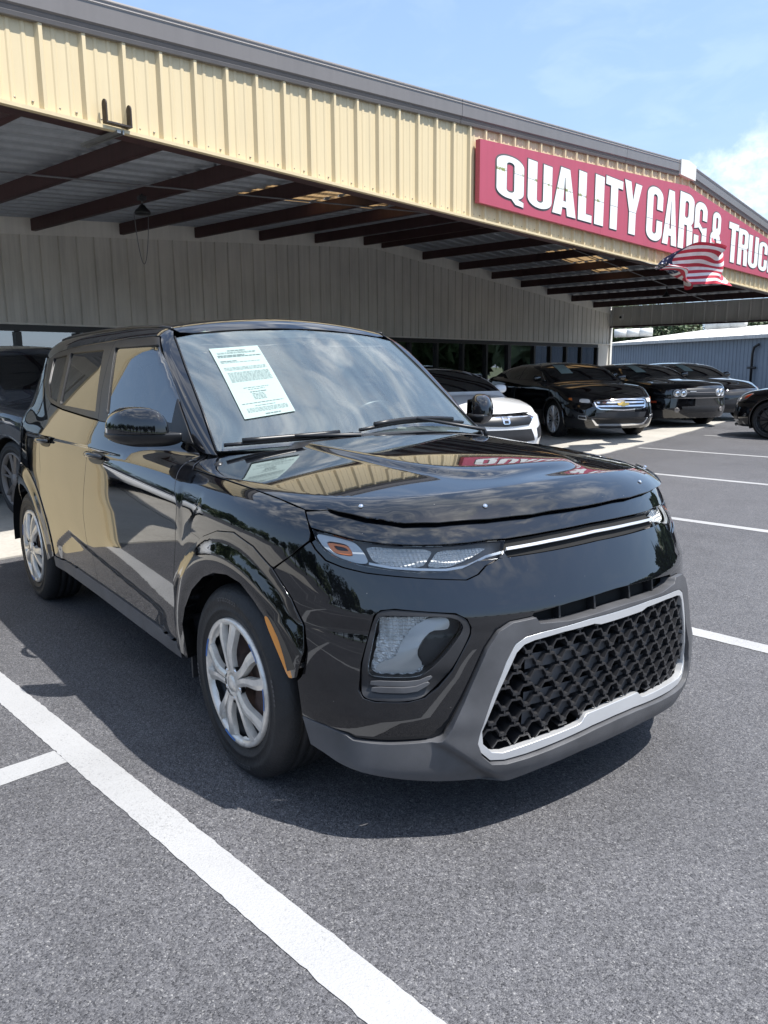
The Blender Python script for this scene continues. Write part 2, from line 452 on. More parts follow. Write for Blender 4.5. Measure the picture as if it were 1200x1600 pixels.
def mk_skylight():
    m = bpy.data.materials.new('translucent_panel'); m.use_nodes = True
    N, L = m.node_tree.nodes, m.node_tree.links; N.clear()
    o = N.new('ShaderNodeOutputMaterial'); mx = N.new('ShaderNodeMixShader'); mx.inputs[0].default_value = .75
    d = N.new('ShaderNodeBsdfDiffuse'); t = N.new('ShaderNodeBsdfTranslucent')
    c = objco(N, L, (2, 30, 1)); f = noise(N, L, c, 1.2, 6, .7)
    cr = ramp(N, L, f, [(.3, (.14,.085,.04)), (.6, (.30,.20,.10))])
    L.new(cr, d.inputs[0]); L.new(cr, t.inputs[0])
    L.new(d.outputs[0], mx.inputs[1]); L.new(t.outputs[0], mx.inputs[2]); L.new(mx.outputs[0], o.inputs[0])
    return m
M['skylight'] = mk_skylight()
M['sign_red'] = mk_metalpanel('faded_red_sign', (.40,.068,.105), .06, .45)
def mk_letter():
    m, N, L, b = new_mat('white_letter')
    t = N.new('ShaderNodeTexCoord'); s = N.new('ShaderNodeSeparateXYZ'); L.new(t.outputs['Object'], s.inputs[0])
    n = noise(N, L, t.outputs['Object'], 9, 5, .7)
    d = mathn(N, L, 'ABSOLUTE', mathn(N, L, 'SUBTRACT', s.outputs[2], 3.575))
    g = mathn(N, L, 'MULTIPLY', mathn(N, L, 'LESS_THAN', d, .018), mathn(N, L, 'GREATER_THAN', n, .54))
    g = mathn(N, L, 'MULTIPLY', g, mathn(N, L, 'LESS_THAN', s.outputs[1], 8.45))
    mx = N.new('ShaderNodeMix'); mx.data_type = 'RGBA'; L.new(g, mx.inputs[0])
    mx.inputs[6].default_value = (.74,.75,.73,1); mx.inputs[7].default_value = (.30,.32,.12,1)
    L.new(mx.outputs[2], b.inputs['Base Color']); b.inputs['Roughness'].default_value = .4
    return m
M['letter'] = mk_letter()
M['letter_edge'] = mat('letter_edge', (.10,.095,.095), .6)
M['flag_red'] = mat('flag_red', (.50,.035,.06), .8); M['flag_white'] = mat('flag_white', (.78,.76,.76), .8); M['flag_blue'] = mat('flag_blue', (.025,.035,.09), .8)
M['blue_wall'] = mk_metalpanel('blue_grey_metal', (.155,.185,.225), .14, .45)
M['white_roof'] = mk_metalpanel('weathered_roof_metal', (.46,.455,.44), .25, .45)
M['bark'] = mat('bark', (.075,.058,.042), .9, var=.4, nscale=14, bmp=.5, bscale=30)
def mk_leaf(name, a, b_):
    m, N, L, b = new_mat(name)
    oi = N.new('ShaderNodeObjectInfo'); c = objco(N, L)
    f = noise(N, L, c, 1.4, 6, .7)
    L.new(ramp(N, L, f, [(.3, a), (.7, b_)]), b.inputs['Base Color']); b.inputs['Roughness'].default_value = .55
    b.inputs['Subsurface Weight'].default_value = 0
    return m
M['leaf'] = mk_leaf('leaf_green', (.028,.050,.018), (.085,.125,.045))
M['leaf2'] = mk_leaf('leaf_light', (.045,.070,.022), (.12,.16,.06))
M['paper'] = mat('pale_green_paper', (.27,.35,.33), .7, var=.04)
M['ink'] = mat('ink', (.10,.14,.14), .8)
M['oil'] = mat('oil_stain', (.060,.060,.064), .6, var=.6, nscale=160, bmp=.6, bscale=220)
M['grass'] = mat('verge_grass', (.07,.09,.035), .9, var=.4, nscale=3)

# ------------------------------------------------------------------ building frame: s along the front, d outward, z up
BK = math.hypot(1, .2)
BN = Vector((1, .2, 0))/BK; BS = Vector((-.2, 1, 0))/BK
BROT = math.atan2(BS.y, BS.x)-math.pi/2
def B(s, d, z): return Vector((BS.x*s+BN.x*d, BS.y*s+BN.y*d, z))
# ------------------------------------------------------------------ ground
def sheet(name, poly, z, mat_, parent=None, kind='structure'):
    P, T = fill2d([poly])
    o = mesh_obj(name, [(p[0], p[1], z) for p in P], T, mat_, parent)
    if kind: o['kind'] = kind
    return o
sheet('ground', [(-900,-900), (900,-900), (900,900), (-900,900)], -.006, M['grass'])
sheet('asphalt_lot', [(-60,-70), (45,-70), (45,75), (-60,75)], 0.0, M['asphalt'])
pav = empty('pavement', (0,0,0), BROT, kind='structure')
edge = [(-14, -3.9), (-.1, -3.885), (4, -3.70), (8.8, -3.56), (12, -3.85), (15, -4.2), (19, -4.6), (26, -5.0)]
def edged(s):
    return float(np.interp(s, [e[0] for e in edge], [e[1] for e in edge]))
svals = [-14]+[x for x in np.arange(-11, 26, 3.05)]+[26]
for a, b in zip(svals[:-1], svals[1:]):
    for d0, d1 in ((-10.6, -7.3), (-7.3, None)):
        a_, b_ = a+.006, b-.006
        q0 = d0+.006
        top0 = (edged(a_) if d1 is None else d1-.006); top1 = (edged(b_) if d1 is None else d1-.006)
        m = MB()
        # thin slab with slightly wandering front edge
        n = 7 if d1 is None else 1
        fr = [(a_+(b_-a_)*i/n, (edged(a_+(b_-a_)*i/n)+rnd.uniform(-.02,.02)) if d1 is None else d1-.006) for i in range(n+1)]
        poly = [(q0, a_)]+[(d, s) for s, d in fr]+[(q0, b_)]
        m.prism(poly, -.05, .012, lambda u, v, h: (u, v, h))
        m.build('concrete_slab', M['concrete'], pav)
# stall lines, 6.4 degrees off the parked car
LA = R_(6.39); LD = Vector((math.cos(LA), math.sin(LA), 0)); LN = Vector((-LD.y, LD.x, 0))
def stall(y0, x0, x1, w=.112):
    c0 = Vector((x0, y0+math.tan(LA)*x0, 0)); c1 = Vector((x1, y0+math.tan(LA)*x1, 0))
    n = max(4, int((x1-x0)/.022)); V = []; F = []
    for i in range(n+1):
        c = c0.lerp(c1, i/n)
        for s in (1, -1):
            q = c+LN*s*(w/2+rnd.gauss(0, .0013)); V.append((q.x, q.y, .0025))
    for i in range(n): F.append((2*i, 2*i+1, 2*i+3, 2*i+2))
    o = mesh_obj('painted_line', V, F, M['line']); o['kind'] = 'structure'; return o
stall(-1.204, -3.6, 3.4, .116); stall(1.59, -3.9, 5.0); stall(4.39, -3.9, 5.0, .105); stall(7.01, -3.6, 5.0, .105); stall(9.80, -5.45, 5.0, .105); stall(12.75, -6.0, 5.0, .105)
# the spine line that branches away to the left
c = Vector((-.487, -1.317, 0)); V = []; F = []
for i in range(100):
    q = c-LN*(.0+.05*i) - LN*0
    for s in (1, -1):
        p = q+LD*s*(.058+rnd.gauss(0,.0009)); V.append((p.x, p.y, .0015))
for i in range(99): F.append((2*i, 2*i+1, 2*i+3, 2*i+2))
o = mesh_obj('painted_line', V, F, M['line']); o['kind'] = 'structure'
for y0 in (-3.98, -6.75, -9.5):
    stall(y0, -4.0, 3.5, .11)

for cx_, cy_, rx_, ry_ in ((.971,-.584,.012,.016), (1.026,-.534,.018,.026), (1.0,-.60,.005,.005), (1.05,-.50,.004,.005), (2.1,1.2,.03,.05), (-.9,3.1,.06,.09)):
    gq = random.Random(int(cx_*1000))
    pl = [(cx_+rx_*math.cos(a)*(1+gq.uniform(-.35,.35)), cy_+ry_*math.sin(a)*(1+gq.uniform(-.35,.35))) for a in np.linspace(0, 2*math.pi, 33)[:-1]]
    sheet('oil_stain', pl, .0012, M['oil'])
# ------------------------------------------------------------------ dealership building (local x = outward d, y = along front s, z up)
bld = empty('dealership_building', (0,0,0), BROT, 'long cream metal dealership with a deep canopy, brown rafters and a dark window wall', 'building')
FD = -3.58; WD = -10.62; RS = 11.42; PITCH = .0767
S0, S1 = -1.25, 23.68
def rz(s, top): return top-PITCH*abs(s-RS)
TRB, TRT = 4.412, 4.655        # trim bottom and top at the ridge
FB = 2.98                      # fascia bottom, mean
def fb(s): return 3.035-.0083*s
def ribbed(name, s0, s1, zb, zt_fn, d, mat_, parent, rib=.032, rw=(.062,.026), minor=.006, out=1):
    """one sheet-metal module: major rib at its start, two minor ribs"""
    w = s1-s0
    pr = [(0,0), ((rw[0]-rw[1])/2, rib), ((rw[0]+rw[1])/2, rib), (rw[0], 0)]
    if minor:
        for c_ in (.43, .76):
            x = c_*w; pr += [(x-.020,0), (x-.010,minor), (x+.010,minor), (x+.020,0)]
    pr.append((w, 0))
    V = []; F = []
    for x, h in pr:
        s = s0+x
        V.append((d+h*out, s, zb(s) if callable(zb) else zb)); V.append((d+h*out, s, zt_fn(s)))
    for i in range(len(pr)-1):
        F.append((2*i, 2*i+2, 2*i+3, 2*i+1) if out > 0 else (2*i, 2*i+1, 2*i+3, 2*i+2))
    return mesh_obj(name, V, F, mat_, parent)
pitch = .3035
s = .345-pitch*5
while s < S1-.1:
    e = min(s+pitch, S1)
    ribbed('fascia_panel', s, e, fb, lambda q: rz(q, TRB)+.02, FD, M['fascia'], bld)
    s += pitch
# bottom drip edge of the fascia
def longbox(m, d0, d1, h0, h1, zf):
    m.hexa([(d0,S0,zf(S0)+h0),(d1,S0,zf(S0)+h0),(d1,S1,zf(S1)+h0),(d0,S1,zf(S1)+h0),(d0,S0,zf(S0)+h1),(d1,S0,zf(S0)+h1),(d1,S1,zf(S1)+h1),(d0,S1,zf(S1)+h1)])
m = MB(); longbox(m, FD+.003, FD+.053, -.024, 0, fb); m.build('drip_edge', M['fascia'], bld)
m = MB()
q = .345-pitch*5
while q < S1-.1:
    for o_ in (.10, .22):
        m.lathe([(.0085,0), (.0075,.006), (0,.007)], 6, 'x', (FD+.001, q+o_+.04, fb(q)+.045))
    q += pitch
o = m.build('panel_screws', mat('zinc_screw', (.30,.27,.22), .5, metal=.5), bld); o['kind'] = 'stuff'
# clad corner pier that carries the near end of the canopy
def pier(sa, sb, da, db, zt):
    m = MB(); m.box(((da+db)/2, (sa+sb)/2, zt/2), (db-da, sb-sa, zt)); m.build('corner_pier', M['fascia'], bld)
    for j in range(1):
        q = sa+(sb-sa)*.02
        m = MB(); m.add([(db+.001, q, .02), (db+.03, q+.018, .02), (db+.03, q+.044, .02), (db+.001, q+.062, .02), (db+.001, q, zt-.02), (db+.03, q+.018, zt-.02), (db+.03, q+.044, zt-.02), (db+.001, q+.062, zt-.02)], [(0,1,5,4), (1,2,6,5), (2,3,7,6)])
        m.build('pier_rib', M['fascia'], bld)
pier(-.96, -.48, FD-.55, FD-.07, FB-.03)
pier(S1-.62, S1-.12, FD-.45, FD-.07, 2.58) if False else None
# rake trim in lengths, each a folded profile
def trim_piece(sa, sb):
    H = TRT-TRB
    pr = [(.02,-.0), (.040,.005), (.048,.03), (.043,.034), (.053,.055), (.048,.06), (.064,.075), (.067,H*.80), (.075,H*.83), (.064,H*.86), (.064,H*.93), (.072,H*.95), (.066,H), (-.5,H+.01)]
    V = []; F = []; mi = []
    for sx in (sa, sb):
        for d, h in pr: V.append((FD+d, sx, rz(sx, TRB)+h))
    n = len(pr)
    for i in range(n-1):
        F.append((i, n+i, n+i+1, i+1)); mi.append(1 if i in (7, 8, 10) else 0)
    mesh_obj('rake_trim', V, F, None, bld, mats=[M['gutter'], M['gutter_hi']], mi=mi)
cuts = [S0-.08, 5.02, 9.1, RS-.22]
for a, b in zip(cuts[:-1], cuts[1:]): trim_piece(a+.003, b-.003)
cuts = [RS+.22, 15.5, 19.6, S1+.1]
for a, b in zip(cuts[:-1], cuts[1:]): trim_piece(a+.003, b-.003)
# ridge cap
H = TRT-TRB
V = []; F = []
for dd in (FD+.085, FD-.5):
    for sx, zz in ((RS-.33, .02), (RS+.33, .02), (RS+.33, H+.012), (RS, H+.02), (RS-.33, H+.012)):
        V.append((dd, sx, rz(sx, TRB)+zz))
F = [(0,1,2,3,4), (9,8,7,6,5)]+[(i, 5+i, 5+(i+1) % 5, (i+1) % 5) for i in range(5)]
mesh_obj('ridge_cap', V, F, M['white_trim'], bld)
# roof sheet above (two slopes) and the deck seen from below: ribs run along s
def zdeck(s): return rz(s, 4.275)
SKY = [(5.12, 6.55, -7.5, -6.5), (6.66, 8.06, -7.5, -6.5), (14.8, 16.2, -8.1, -7.15), (16.32, 17.7, -8.1, -7.15)]
def deck_strip(d0, d1, sa, sb, mat_, nm):
    """one corrugated sheet width in d, ribs along s"""
    pr = [(0,0), (.018,.03), (.05,.03), (.068,0), ((d1-d0)*.5-.03,0), ((d1-d0)*.5,.008), ((d1-d0)*.5+.03,0), (d1-d0,0)]
    V = []; F = []
    for sx in (sa, sb):
        for x, h in pr: V.append((d0+x, sx, zdeck(sx)-h))
    n = len(pr)
    for i in range(n-1): F.append((i, i+1, n+i+1, n+i))
    return mesh_obj(nm, V, F, mat_, bld)
d = WD+.01
while d < FD-.1:
    e = min(d+.305, FD-.06)
    mid = (d+e)/2
    for (sa, sb) in ((S0+.02, RS), (RS, S1-.05)):
        seg = [(sa, sb)]
        for a, b, q0, q1 in SKY:
            if q0 < mid < q1 and sa < a < sb:
                ns = []
                for x, y in seg:
                    if x < a < y: ns += [(x, a), (b, y)]
                    else: ns.append((x, y))
                seg = ns
        for x, y in seg: deck_strip(d, e, x, y, M['deck'], 'deck_sheet')
    for a, b, q0, q1 in SKY:
        if q0 < mid < q1:
            deck_strip(d, e, a+.005, b-.005, M['skylight'], 'skylight_panel')
    d = e
def roof_seg(sa, sb, d0, d1):
    V = [(d0, sa, zdeck(sa)+.34), (d1, sa, zdeck(sa)+.34), (d1, sb, zdeck(sb)+.34), (d0, sb, zdeck(sb)+.34)]
    mesh_obj('roof_sheet', V, [(0,1,2,3)], M['gutter_hi'], bld)
for (sa, sb, wins) in ((S0-.05, RS, [(5.12, 8.06, -7.5, -6.5)]), (RS, S1, [(14.8, 17.7, -8.1, -7.15)])):
    a, b, q0, q1 = wins[0]
    roof_seg(sa, sb, q1, FD+.05); roof_seg(sa, sb, -24, q0); roof_seg(sa, a, q0, q1); roof_seg(b, sb, q0, q1)
# purlins: C sections from wall to fascia
pur = [RS-.30-1.51*i for i in range(0, 9)]+[RS+.30+1.51*i for i in range(0, 9)]
for sp_ in pur:
    if not -.6 < sp_ < S1-.2: continue
    zb = rz(sp_, 4.055); sl = .065
    m = MB()
    L0, L1 = WD+.02, FD-.05
    m.box(((L0+L1)/2, sp_, zb+.09), (L1-L0, .012, .17))
    m.box(((L0+L1)/2, sp_+sl/2, zb+.004), (L1-L0, sl, .008))
    m.box(((L0+L1)/2, sp_+sl/2, zb+.176), (L1-L0, sl, .006))
    m.box(((L0+L1)/2, sp_+sl-.004, zb+.018), (L1-L0, .006, .022))
    m.build('purlin', M['redsteel'], bld)
# eave beam tucked behind the fascia
m = MB(); longbox(m, FD-.215, FD-.012, .002, .022, fb); longbox(m, FD-.215, FD-.198, .026, .30, fb); m.build('eave_beam', M['redsteel'], bld)
# far end of the canopy: hanging end panels
for i in range(20):
    d0 = FD-.1-.345*(i+1)
    V = []; F = []
    for x, h in [(0,0), (.02,.025), (.045,.025), (.065,0), (.345,0)]:
        V.append((d0+x, S1-.06-h, 2.66)); V.append((d0+x, S1-.06-h, 3.30))
    for j in range(4): F.append((2*j, 2*j+2, 2*j+3, 2*j+1))
    mesh_obj('end_panel', V, F, M['wall'], bld)
m = MB(); m.box(((WD+FD)/2, S1-.08, 2.63), (FD-WD-.1, .14, .05)); m.build('end_beam', M['redsteel'], bld)
# back wall under the canopy
HZ_ = 2.04
s = 3.36-pitch*15
while s < S1-.02:
    e = min(s+pitch, S1)
    if s > S0-.05:
        ribbed('wall_panel', s, e, HZ_+.02, lambda q: rz(q, 4.03)-.02, WD, M['wall'], bld, rib=-.026, rw=(.046,.020), minor=.002)
    s += pitch
for (sa, sb) in ((S0, RS), (RS, S1)):
    V = []
    for sx in (sa, sb):
        for dd in (WD, WD+.018):
            V += [(dd, sx, rz(sx, 4.03)-.03), (dd, sx, zdeck(sx)-.02)]
    mesh_obj('wall_trim', V, [(2,6,7,3), (0,2,3,1), (4,5,7,6), (0,4,6,2), (1,3,7,5)], M['trimplate'], bld)
m = MB(); m.box((WD+.02, (-.8+S1)/2, HZ_+.012), (.06, S1+.8, .03)); m.build('sill_flashing', M['trimplate'], bld)
# window wall
mull = [-.6, .55, 1.55, 2.35, 3.23, 4.23, 5.3, 6.4, 7.5, 8.6, 9.65, 10.7, 11.74, 12.77, 13.85, 14.98, 16.09, 17.24, 18.63, 19.6, 20.6, 21.6, 22.75]
m = MB(); m.box((WD-.04, (mull[0]+22.75)/2, HZ_-.05), (.10, 23.4, .10)); m.box((WD-.04, (mull[0]+22.75)/2, .12), (.10, 23.4, .24)); m.build('window_rail', M['blackframe'], bld)
for i, sx in enumerate(mull):
    m = MB(); w = .09 if i not in (5, 17) else .16
    m.box((WD-.035, sx, HZ_/2+.06), (.11, w, HZ_-.34)); m.build('mullion', M['blackframe'], bld)
for i, (a, b) in enumerate(zip(mull[:-1], mull[1:])):
    m = MB(); m.box((WD-.05, (a+b)/2, 1.09), (.012, b-a-.09, 1.70)); m.build('window_pane', M['window'], bld)
    if i in (15, 16, 21) or i in (9, 12):
        m = MB()
        for j in range(28):
            z = .30+j*.06
            m.add([(WD-.16, a+.07, z), (WD-.16, b-.07, z), (WD-.13, b-.07, z+.042), (WD-.13, a+.07, z+.042)], [(0,1,2,3)])
        m.build('window_blind', M['blind'], bld)
# showroom behind the glass
m = MB()
m.add([(-16,-.7,.02), (WD-.1,-.7,.02), (WD-.1,S1-.2,.02), (-16,S1-.2,.02), (-16,-.7,2.9), (WD-.1,-.7,2.9), (WD-.1,S1-.2,2.9), (-16,S1-.2,2.9)],
      [(0,1,2,3), (7,6,5,4), (0,3,7,4), (0,4,5,1), (3,2,6,7)])
m.build('showroom_interior', M['interior'], bld, fix=False)
# solid right end and rear
m = MB(); m.box((WD-.02, 23.2, 1.02), (.05, .86, 2.03)); m.build('end_wall_panel', M['wall'], bld)
m = MB(); m.box((WD+.01, S1-.02, 1.6), (.10, .13, 3.2)); m.build('corner_post', M['white_trim'], bld)
V = [(WD-.06, S1, 0), (-24, S1, 0), (-24, S1, zdeck(S1)+.3), (WD-.06, S1, zdeck(S1)+.3), (WD-.06, S1-.02, 0), (-24, S1-.02, 0), (-24, S1-.02, zdeck(S1)+.3), (WD-.06, S1-.02, zdeck(S1)+.3)]
mesh_obj('side_wall', V, [(0,1,2,3), (7,6,5,4)], M['fascia'], bld)
V = [(v[0], S0 if i < 4 else S0+.02, 0 if i % 4 < 2 else zdeck(S0)+.3) for i, v in enumerate(V)]
mesh_obj('side_wall', V, [(3,2,1,0), (4,5,6,7)], M['fascia'], bld)
m = MB(); m.box((-24, (S0+S1)/2+.2, 1.6), (.1, S1-S0-.4, 3.2)); m.build('rear_wall', M['fascia'], bld)

# ------------------------------------------------------------------ sign
sgn = empty('roof_sign', (0,0,0), BROT, 'long faded red fascia sign with white block letters QUALITY CARS & TRUCKS', 'sign')
SD = FD+.034
def stop(s): return 4.272-.0745*abs(s-RS)
for a, b in ((5.32, 8.30), (8.30, 11.42), (11.42, 14.5), (14.5, 17.52)):
    a_, b_ = a+.0015, b-.0015
    zb = 3.15
    P = [(SD, a_, zb), (SD+.06, a_, zb), (SD+.06, b_, zb), (SD, b_, zb), (SD, a_, stop(a)), (SD+.06, a_, stop(a)), (SD+.06, b_, stop(b)), (SD, b_, stop(b))]
    m = MB(); m.hexa(P); m.build('sign_board', M['sign_red'], sgn)
def arc(cx, cy, rx, ry, a0, a1, n=10):
    return [(cx+rx*math.cos(R_(a0+(a1-a0)*i/n)), cy+ry*math.sin(R_(a0+(a1-a0)*i/n))) for i in range(n+1)]
def rr(x0, y0, x1, y1, rx, ry):
    return arc(x1-rx, y1-ry, rx, ry, 0, 90)+arc(x0+rx, y1-ry, rx, ry, 90, 180)+arc(x0+rx, y0+ry, rx, ry, 180, 270)+arc(x1-rx, y0+ry, rx, ry, 270, 360)
def rect(x0, y0, x1, y1): return [(x0,y0), (x1,y0), (x1,y1), (x0,y1)]
K_ = .37
G = {
 'Q': ([rr(0,.12,1,1,.46,.17), [(.42,.20),(.70,.02),(1.0,0.0),(1.0,.10),(.80,.14),(.72,.24)]], [rr(.36,.25,.64,.88,.14,.06)]),
 'U': ([[(0,1),(0,.2)]+arc(.5,.19,.5,.19,180,360)+[(1,1),(.63,1),(.63,.2)]+arc(.5,.19,.13,.06,360,180)+[(.37,1)]], []),
 'A': ([[(0,0),(.32,1),(.70,1),(1.0,0),(.62,0),(.58,.17),(.41,.17),(.37,0)]], [[(.445,.30),(.555,.30),(.51,.80),(.49,.80)]]),
 'L': ([[(0,0),(1,0),(1,.15),(.56,.15),(.56,1),(0,1)]], []),
 'I': ([rect(0,0,1,1)], []),
 'T': ([[(.29,0),(.71,0),(.71,.84),(1,.84),(1,1),(0,1),(0,.84),(.29,.84)]], []),
 'Y': ([[(.31,0),(.69,0),(.69,.42),(1,1),(.64,1),(.505,.66),(.36,1),(0,1),(.31,.42)]], []),
 'C': ([rr(0,0,1,1,.46,.17)], [rr(.37,.13,.63,.87,.13,.06), rect(.5,.40,1.02,.60)]),
 'R': ([rect(0,0,.37,1), rr(.0,.44,1,1,.42,.13), rect(0,.7,.4,1), [(.60,0),(.98,0),(.96,.40),(.80,.50),(.55,.52)]], [rr(.37,.57,.62,.87,.12,.05)]),
 'S': ([rr(0,0,1,1,.46,.17)], [[(.37,.60)]+arc(.5,.81,.13,.06,180,0)+[(.63,.66),(1.02,.66),(1.02,.54),(.66,.50)], [(.63,.40)]+arc(.5,.19,.13,.06,360,180)+[(.37,.34),(-.02,.34),(-.02,.46),(.34,.50)]]),
 '&': ([rr(.14,.48,.86,1,.34,.14), rr(0,0,.84,.58,.40,.16), [(.5,.32),(.98,.42),(.90,.28),(1.02,0),(.66,0)]], [rr(.42,.64,.60,.89,.09,.05), rr(.33,.13,.54,.42,.10,.06)]),
 'K': ([rect(0,0,.37,1), [(.3,.44),(.63,1),(1,1),(.70,.56),(1.02,0),(.64,0),(.45,.40),(.3,.30)]], []),
}
LT = [('Q',5.72,6.31),('U',6.40,6.98),('A',7.00,7.62),('L',7.68,8.07),('I',8.15,8.42),('T',8.47,9.01),('Y',9.06,9.66),('C',9.87,10.47),('A',10.50,11.09),('R',11.15,11.79),('S',11.84,12.43),('&',12.63,13.22),('T',13.59,14.14),('R',14.16,14.76),('U',14.80,15.42),('C',15.47,16.06),('K',16.11,16.68),('S',16.72,17.28)]
for ch, a, b in LT:
    a -= .075; b -= .075
    zt = stop((a+b)/2)-.125; zb = 3.26
    if ch == 'Q': zb = 3.215
    seam = (3.572-zb)/(zt-zb)
    w = b-a
    sol, cut = G[ch]
    cut = list(cut)+[[(-.05,seam-.004), (1.05,seam-.004), (1.05,seam+.004), (-.05,seam+.004)]]
    def pos(u, v, ang=(zt, zb)): return (a+u*w, zb+v*(zt-zb))
    for mat_, nm, off, gr in ((M['letter'], 'letter', .118, 0),):
        P, T = fill2d(sol, (), (), cut)
        n = len(P)
        # boundary edges for the returns
        cnt = {}
        for t in T:
            for i in range(3):
                e = (t[i], t[(i+1) % 3]); cnt[e] = 1
        bd = [e for e in cnt if (e[1], e[0]) not in cnt]
        V = []; F = []; mi = []
        for h in (SD+.070, SD+.0625):
            for u, v in P:
                sx, zz = pos(u, v); V.append((h, sx, zz))
        for t in T: F.append(tuple(t)); mi.append(0)
        for x, y in bd: F.append((x, n+x, n+y, y)); mi.append(1)
        o = mesh_obj('letter', V, F, None, sgn, mats=[M['letter'], M['letter_edge']], mi=mi)
    # dark keyline behind each letter
    P, T = fill2d([l for l in sol], (), (), G[ch][1])
    cen = np.array([.5, .5]); V = []; F = []
    px = .022/w; pz = .020/(zt-zb)
    cnt = {}
    for t in T:
        for i in range(3): cnt[(t[i], t[(i+1) % 3])] = 1
    bd = [e for e in cnt if (e[1], e[0]) not in cnt]
    nrm_ = np.zeros((len(P), 2))
    for x, y in bd:
        e = (P[y]-P[x])*np.array([w, zt-zb]); L_ = np.hypot(*e)+1e-9; q = np.array([e[1], -e[0]])/L_
        nrm_[x] += q; nrm_[y] += q
    ln = np.hypot(nrm_[:,0], nrm_[:,1])[:,None]; nrm_ = np.where(ln > 0, nrm_/np.maximum(ln, 1e-6), 0)
    for (u, v), q in zip(P, nrm_):
        sx, zz = pos(u, v); V.append((SD+.0622, sx+q[0]*.020, zz+q[1]*.020))
    mesh_obj('keyline', V, [tuple(t) for t in T], M['letter_edge'], sgn)

# ------------------------------------------------------------------ small fittings on the building
br = empty('hook_bracket', tuple(B(.88, FD-.03, 3.0)), BROT, 'rusty U shaped hook bracket poking out under the cream fascia', 'bracket')
def hookplate(s):
    pts = [(-.028, 0.0), (.028, 0.0), (.028, .11)]+arc(0, .115, .028, .03, 0, 180, 8)+[(-.028, .11)]
    m = MB(); m.prism(pts, -.005, .005, lambda u, v, h: (.09+u, s+h, .05+v)); return m
mm = mat('rusty_bracket', (.055,.045,.04), .6, metal=.5, var=.5, nscale=20, bmp=.2)
mg = mat('zinc_arm', (.30,.30,.29), .4, metal=.7, var=.2)
hookplate(-.095).build('hook', mm, br); hookplate(.095).build('hook', mm, br)
m = MB(); m.box((.09, 0, .045), (.056, .20, .012)); m.build('base_plate', mm, br)
m = MB(); m.box((-.16, 0, .0), (.52, .03, .02)); m.box((-.16, .035, .0), (.52, .012, .028)); m.build('arm', mg, br)
# conduit rod under the rafters
def world_tube(name, pts, r, mt, n=6):
    m = MB(); m.tube(pts, r, n); return m.build(name, mt)
pts = [B(s_, -6.43, rz(s_, 4.055)-.012) for s_ in np.linspace(S0+.3, RS, 24)]
o = world_tube('cable', pts, .010, M['cable']); tag(o, 'thin grey cable strung under the canopy rafters on the near side of the ridge', 'cable')
pts = [B(s_, -6.9, rz(s_, 4.055)-.012) for s_ in np.linspace(RS+.1, S1-.3, 20)]
o = world_tube('cable', pts, .010, M['cable']); tag(o, 'thin grey cable under the canopy rafters beyond the flag', 'cable')
# hanging lamp with a loop of wire
zl = 3.23
lp = empty('canopy_lamp', tuple(B(3.30, -7.08, zl)), 0, 'round dark canopy lamp hanging from the rafters with a loop of wire', 'lamp')
m = MB(); m.lathe([(0,-.02),(.09,-.02),(.10,0),(.085,.03),(.05,.06),(.03,.09),(0,.09)], 24, 'z'); m.build('lamp_shade', M['black'], lp)
m = MB(); m.tube([(0,0,.08),(0,0,.22)], .014); m.box((0,0,.17), (.09,.09,.05)); m.build('junction_box', M['cladding_dark'], lp)
wp = [(-.05+.0*i, -.09+.18*i/14, -.0-.60*math.sin(math.pi*i/14)**.7) for i in range(15)]
m = MB(); m.tube(wp, .005, 5); m.build('wire', M['cable'], lp)
lp2 = empty('canopy_lamp', tuple(B(19.35, -6.97, 3.18)), 0, 'small dark lamp on the cable below the rafters by the flag', 'lamp')
m = MB(); m.lathe([(0,-.02),(.10,-.02),(.11,0),(.09,.03),(.05,.06),(.03,.12),(0,.12)], 24, 'z'); m.build('lamp_shade', M['black'], lp2)
m = MB(); m.tube([(0,0,.10),(0,0,.26)], .014); m.build('stem', M['cladding_dark'], lp2)
# security camera on the far canopy end
sc = empty('security_camera', tuple(B(S1-.20, WD+.45, 2.95)), BROT, 'small white security camera on the far canopy end panel', 'camera')
m = MB(); m.box((0,.02,0), (.14,.06,.17)); m.build('housing', M['white_trim'], sc)
m = MB(); m.lathe([(0,-.02),(.04,-.02),(.042,.0),(0,.0)], 16, 'y', (0,-.02,-.01)); m.build('lens', M['black'], sc)

# ------------------------------------------------------------------ flag
flg = empty('flag', tuple(B(9.13, FD+.62, 2.72)), BROT, 'worn American flag blowing beside the sign under the fascia', 'flag')
nu, nv = 44, 26
FW, FH = 3.25, 1.05
def fpos(u, v):
    """u along the fly 0..1, v up 0..1; pinched at the hoist corner, lifting towards the fly"""
    x = u*FW*.90+.12*math.sin(v*5)*u
    top = .03+.66*min(1, u*1.15)**.85-.10*max(0, u-.8)/.2-.04*math.sin(u*11); bot = -.03-.17*math.sin(min(1, u/.55)*math.pi/2)+.22*max(0, u-.5)/.5
    z = bot+(top-bot)*v+.05*math.sin(u*13+v*3)+.025*math.sin(u*27+v*8)*u
    d = .26*math.sin(u*9.5+v*2.6)*(.25+u)+.13*math.sin(v*5+u*4)+.05*math.sin(u*23-v*6)
    return Vector((d, x-.22*(1-v)*u, z))
V = [fpos(i/nu, j/nv) for i in range(nu+1) for j in range(nv+1)]
F = []; mi = []
for i in range(nu):
    for j in range(nv):
        F.append((i*(nv+1)+j, (i+1)*(nv+1)+j, (i+1)*(nv+1)+j+1, i*(nv+1)+j+1))
        st = 12-int(j/2)
        if i < nu*.40 and j >= 26-14: mi.append(2)
        else: mi.append(0 if st % 2 == 0 else 1)
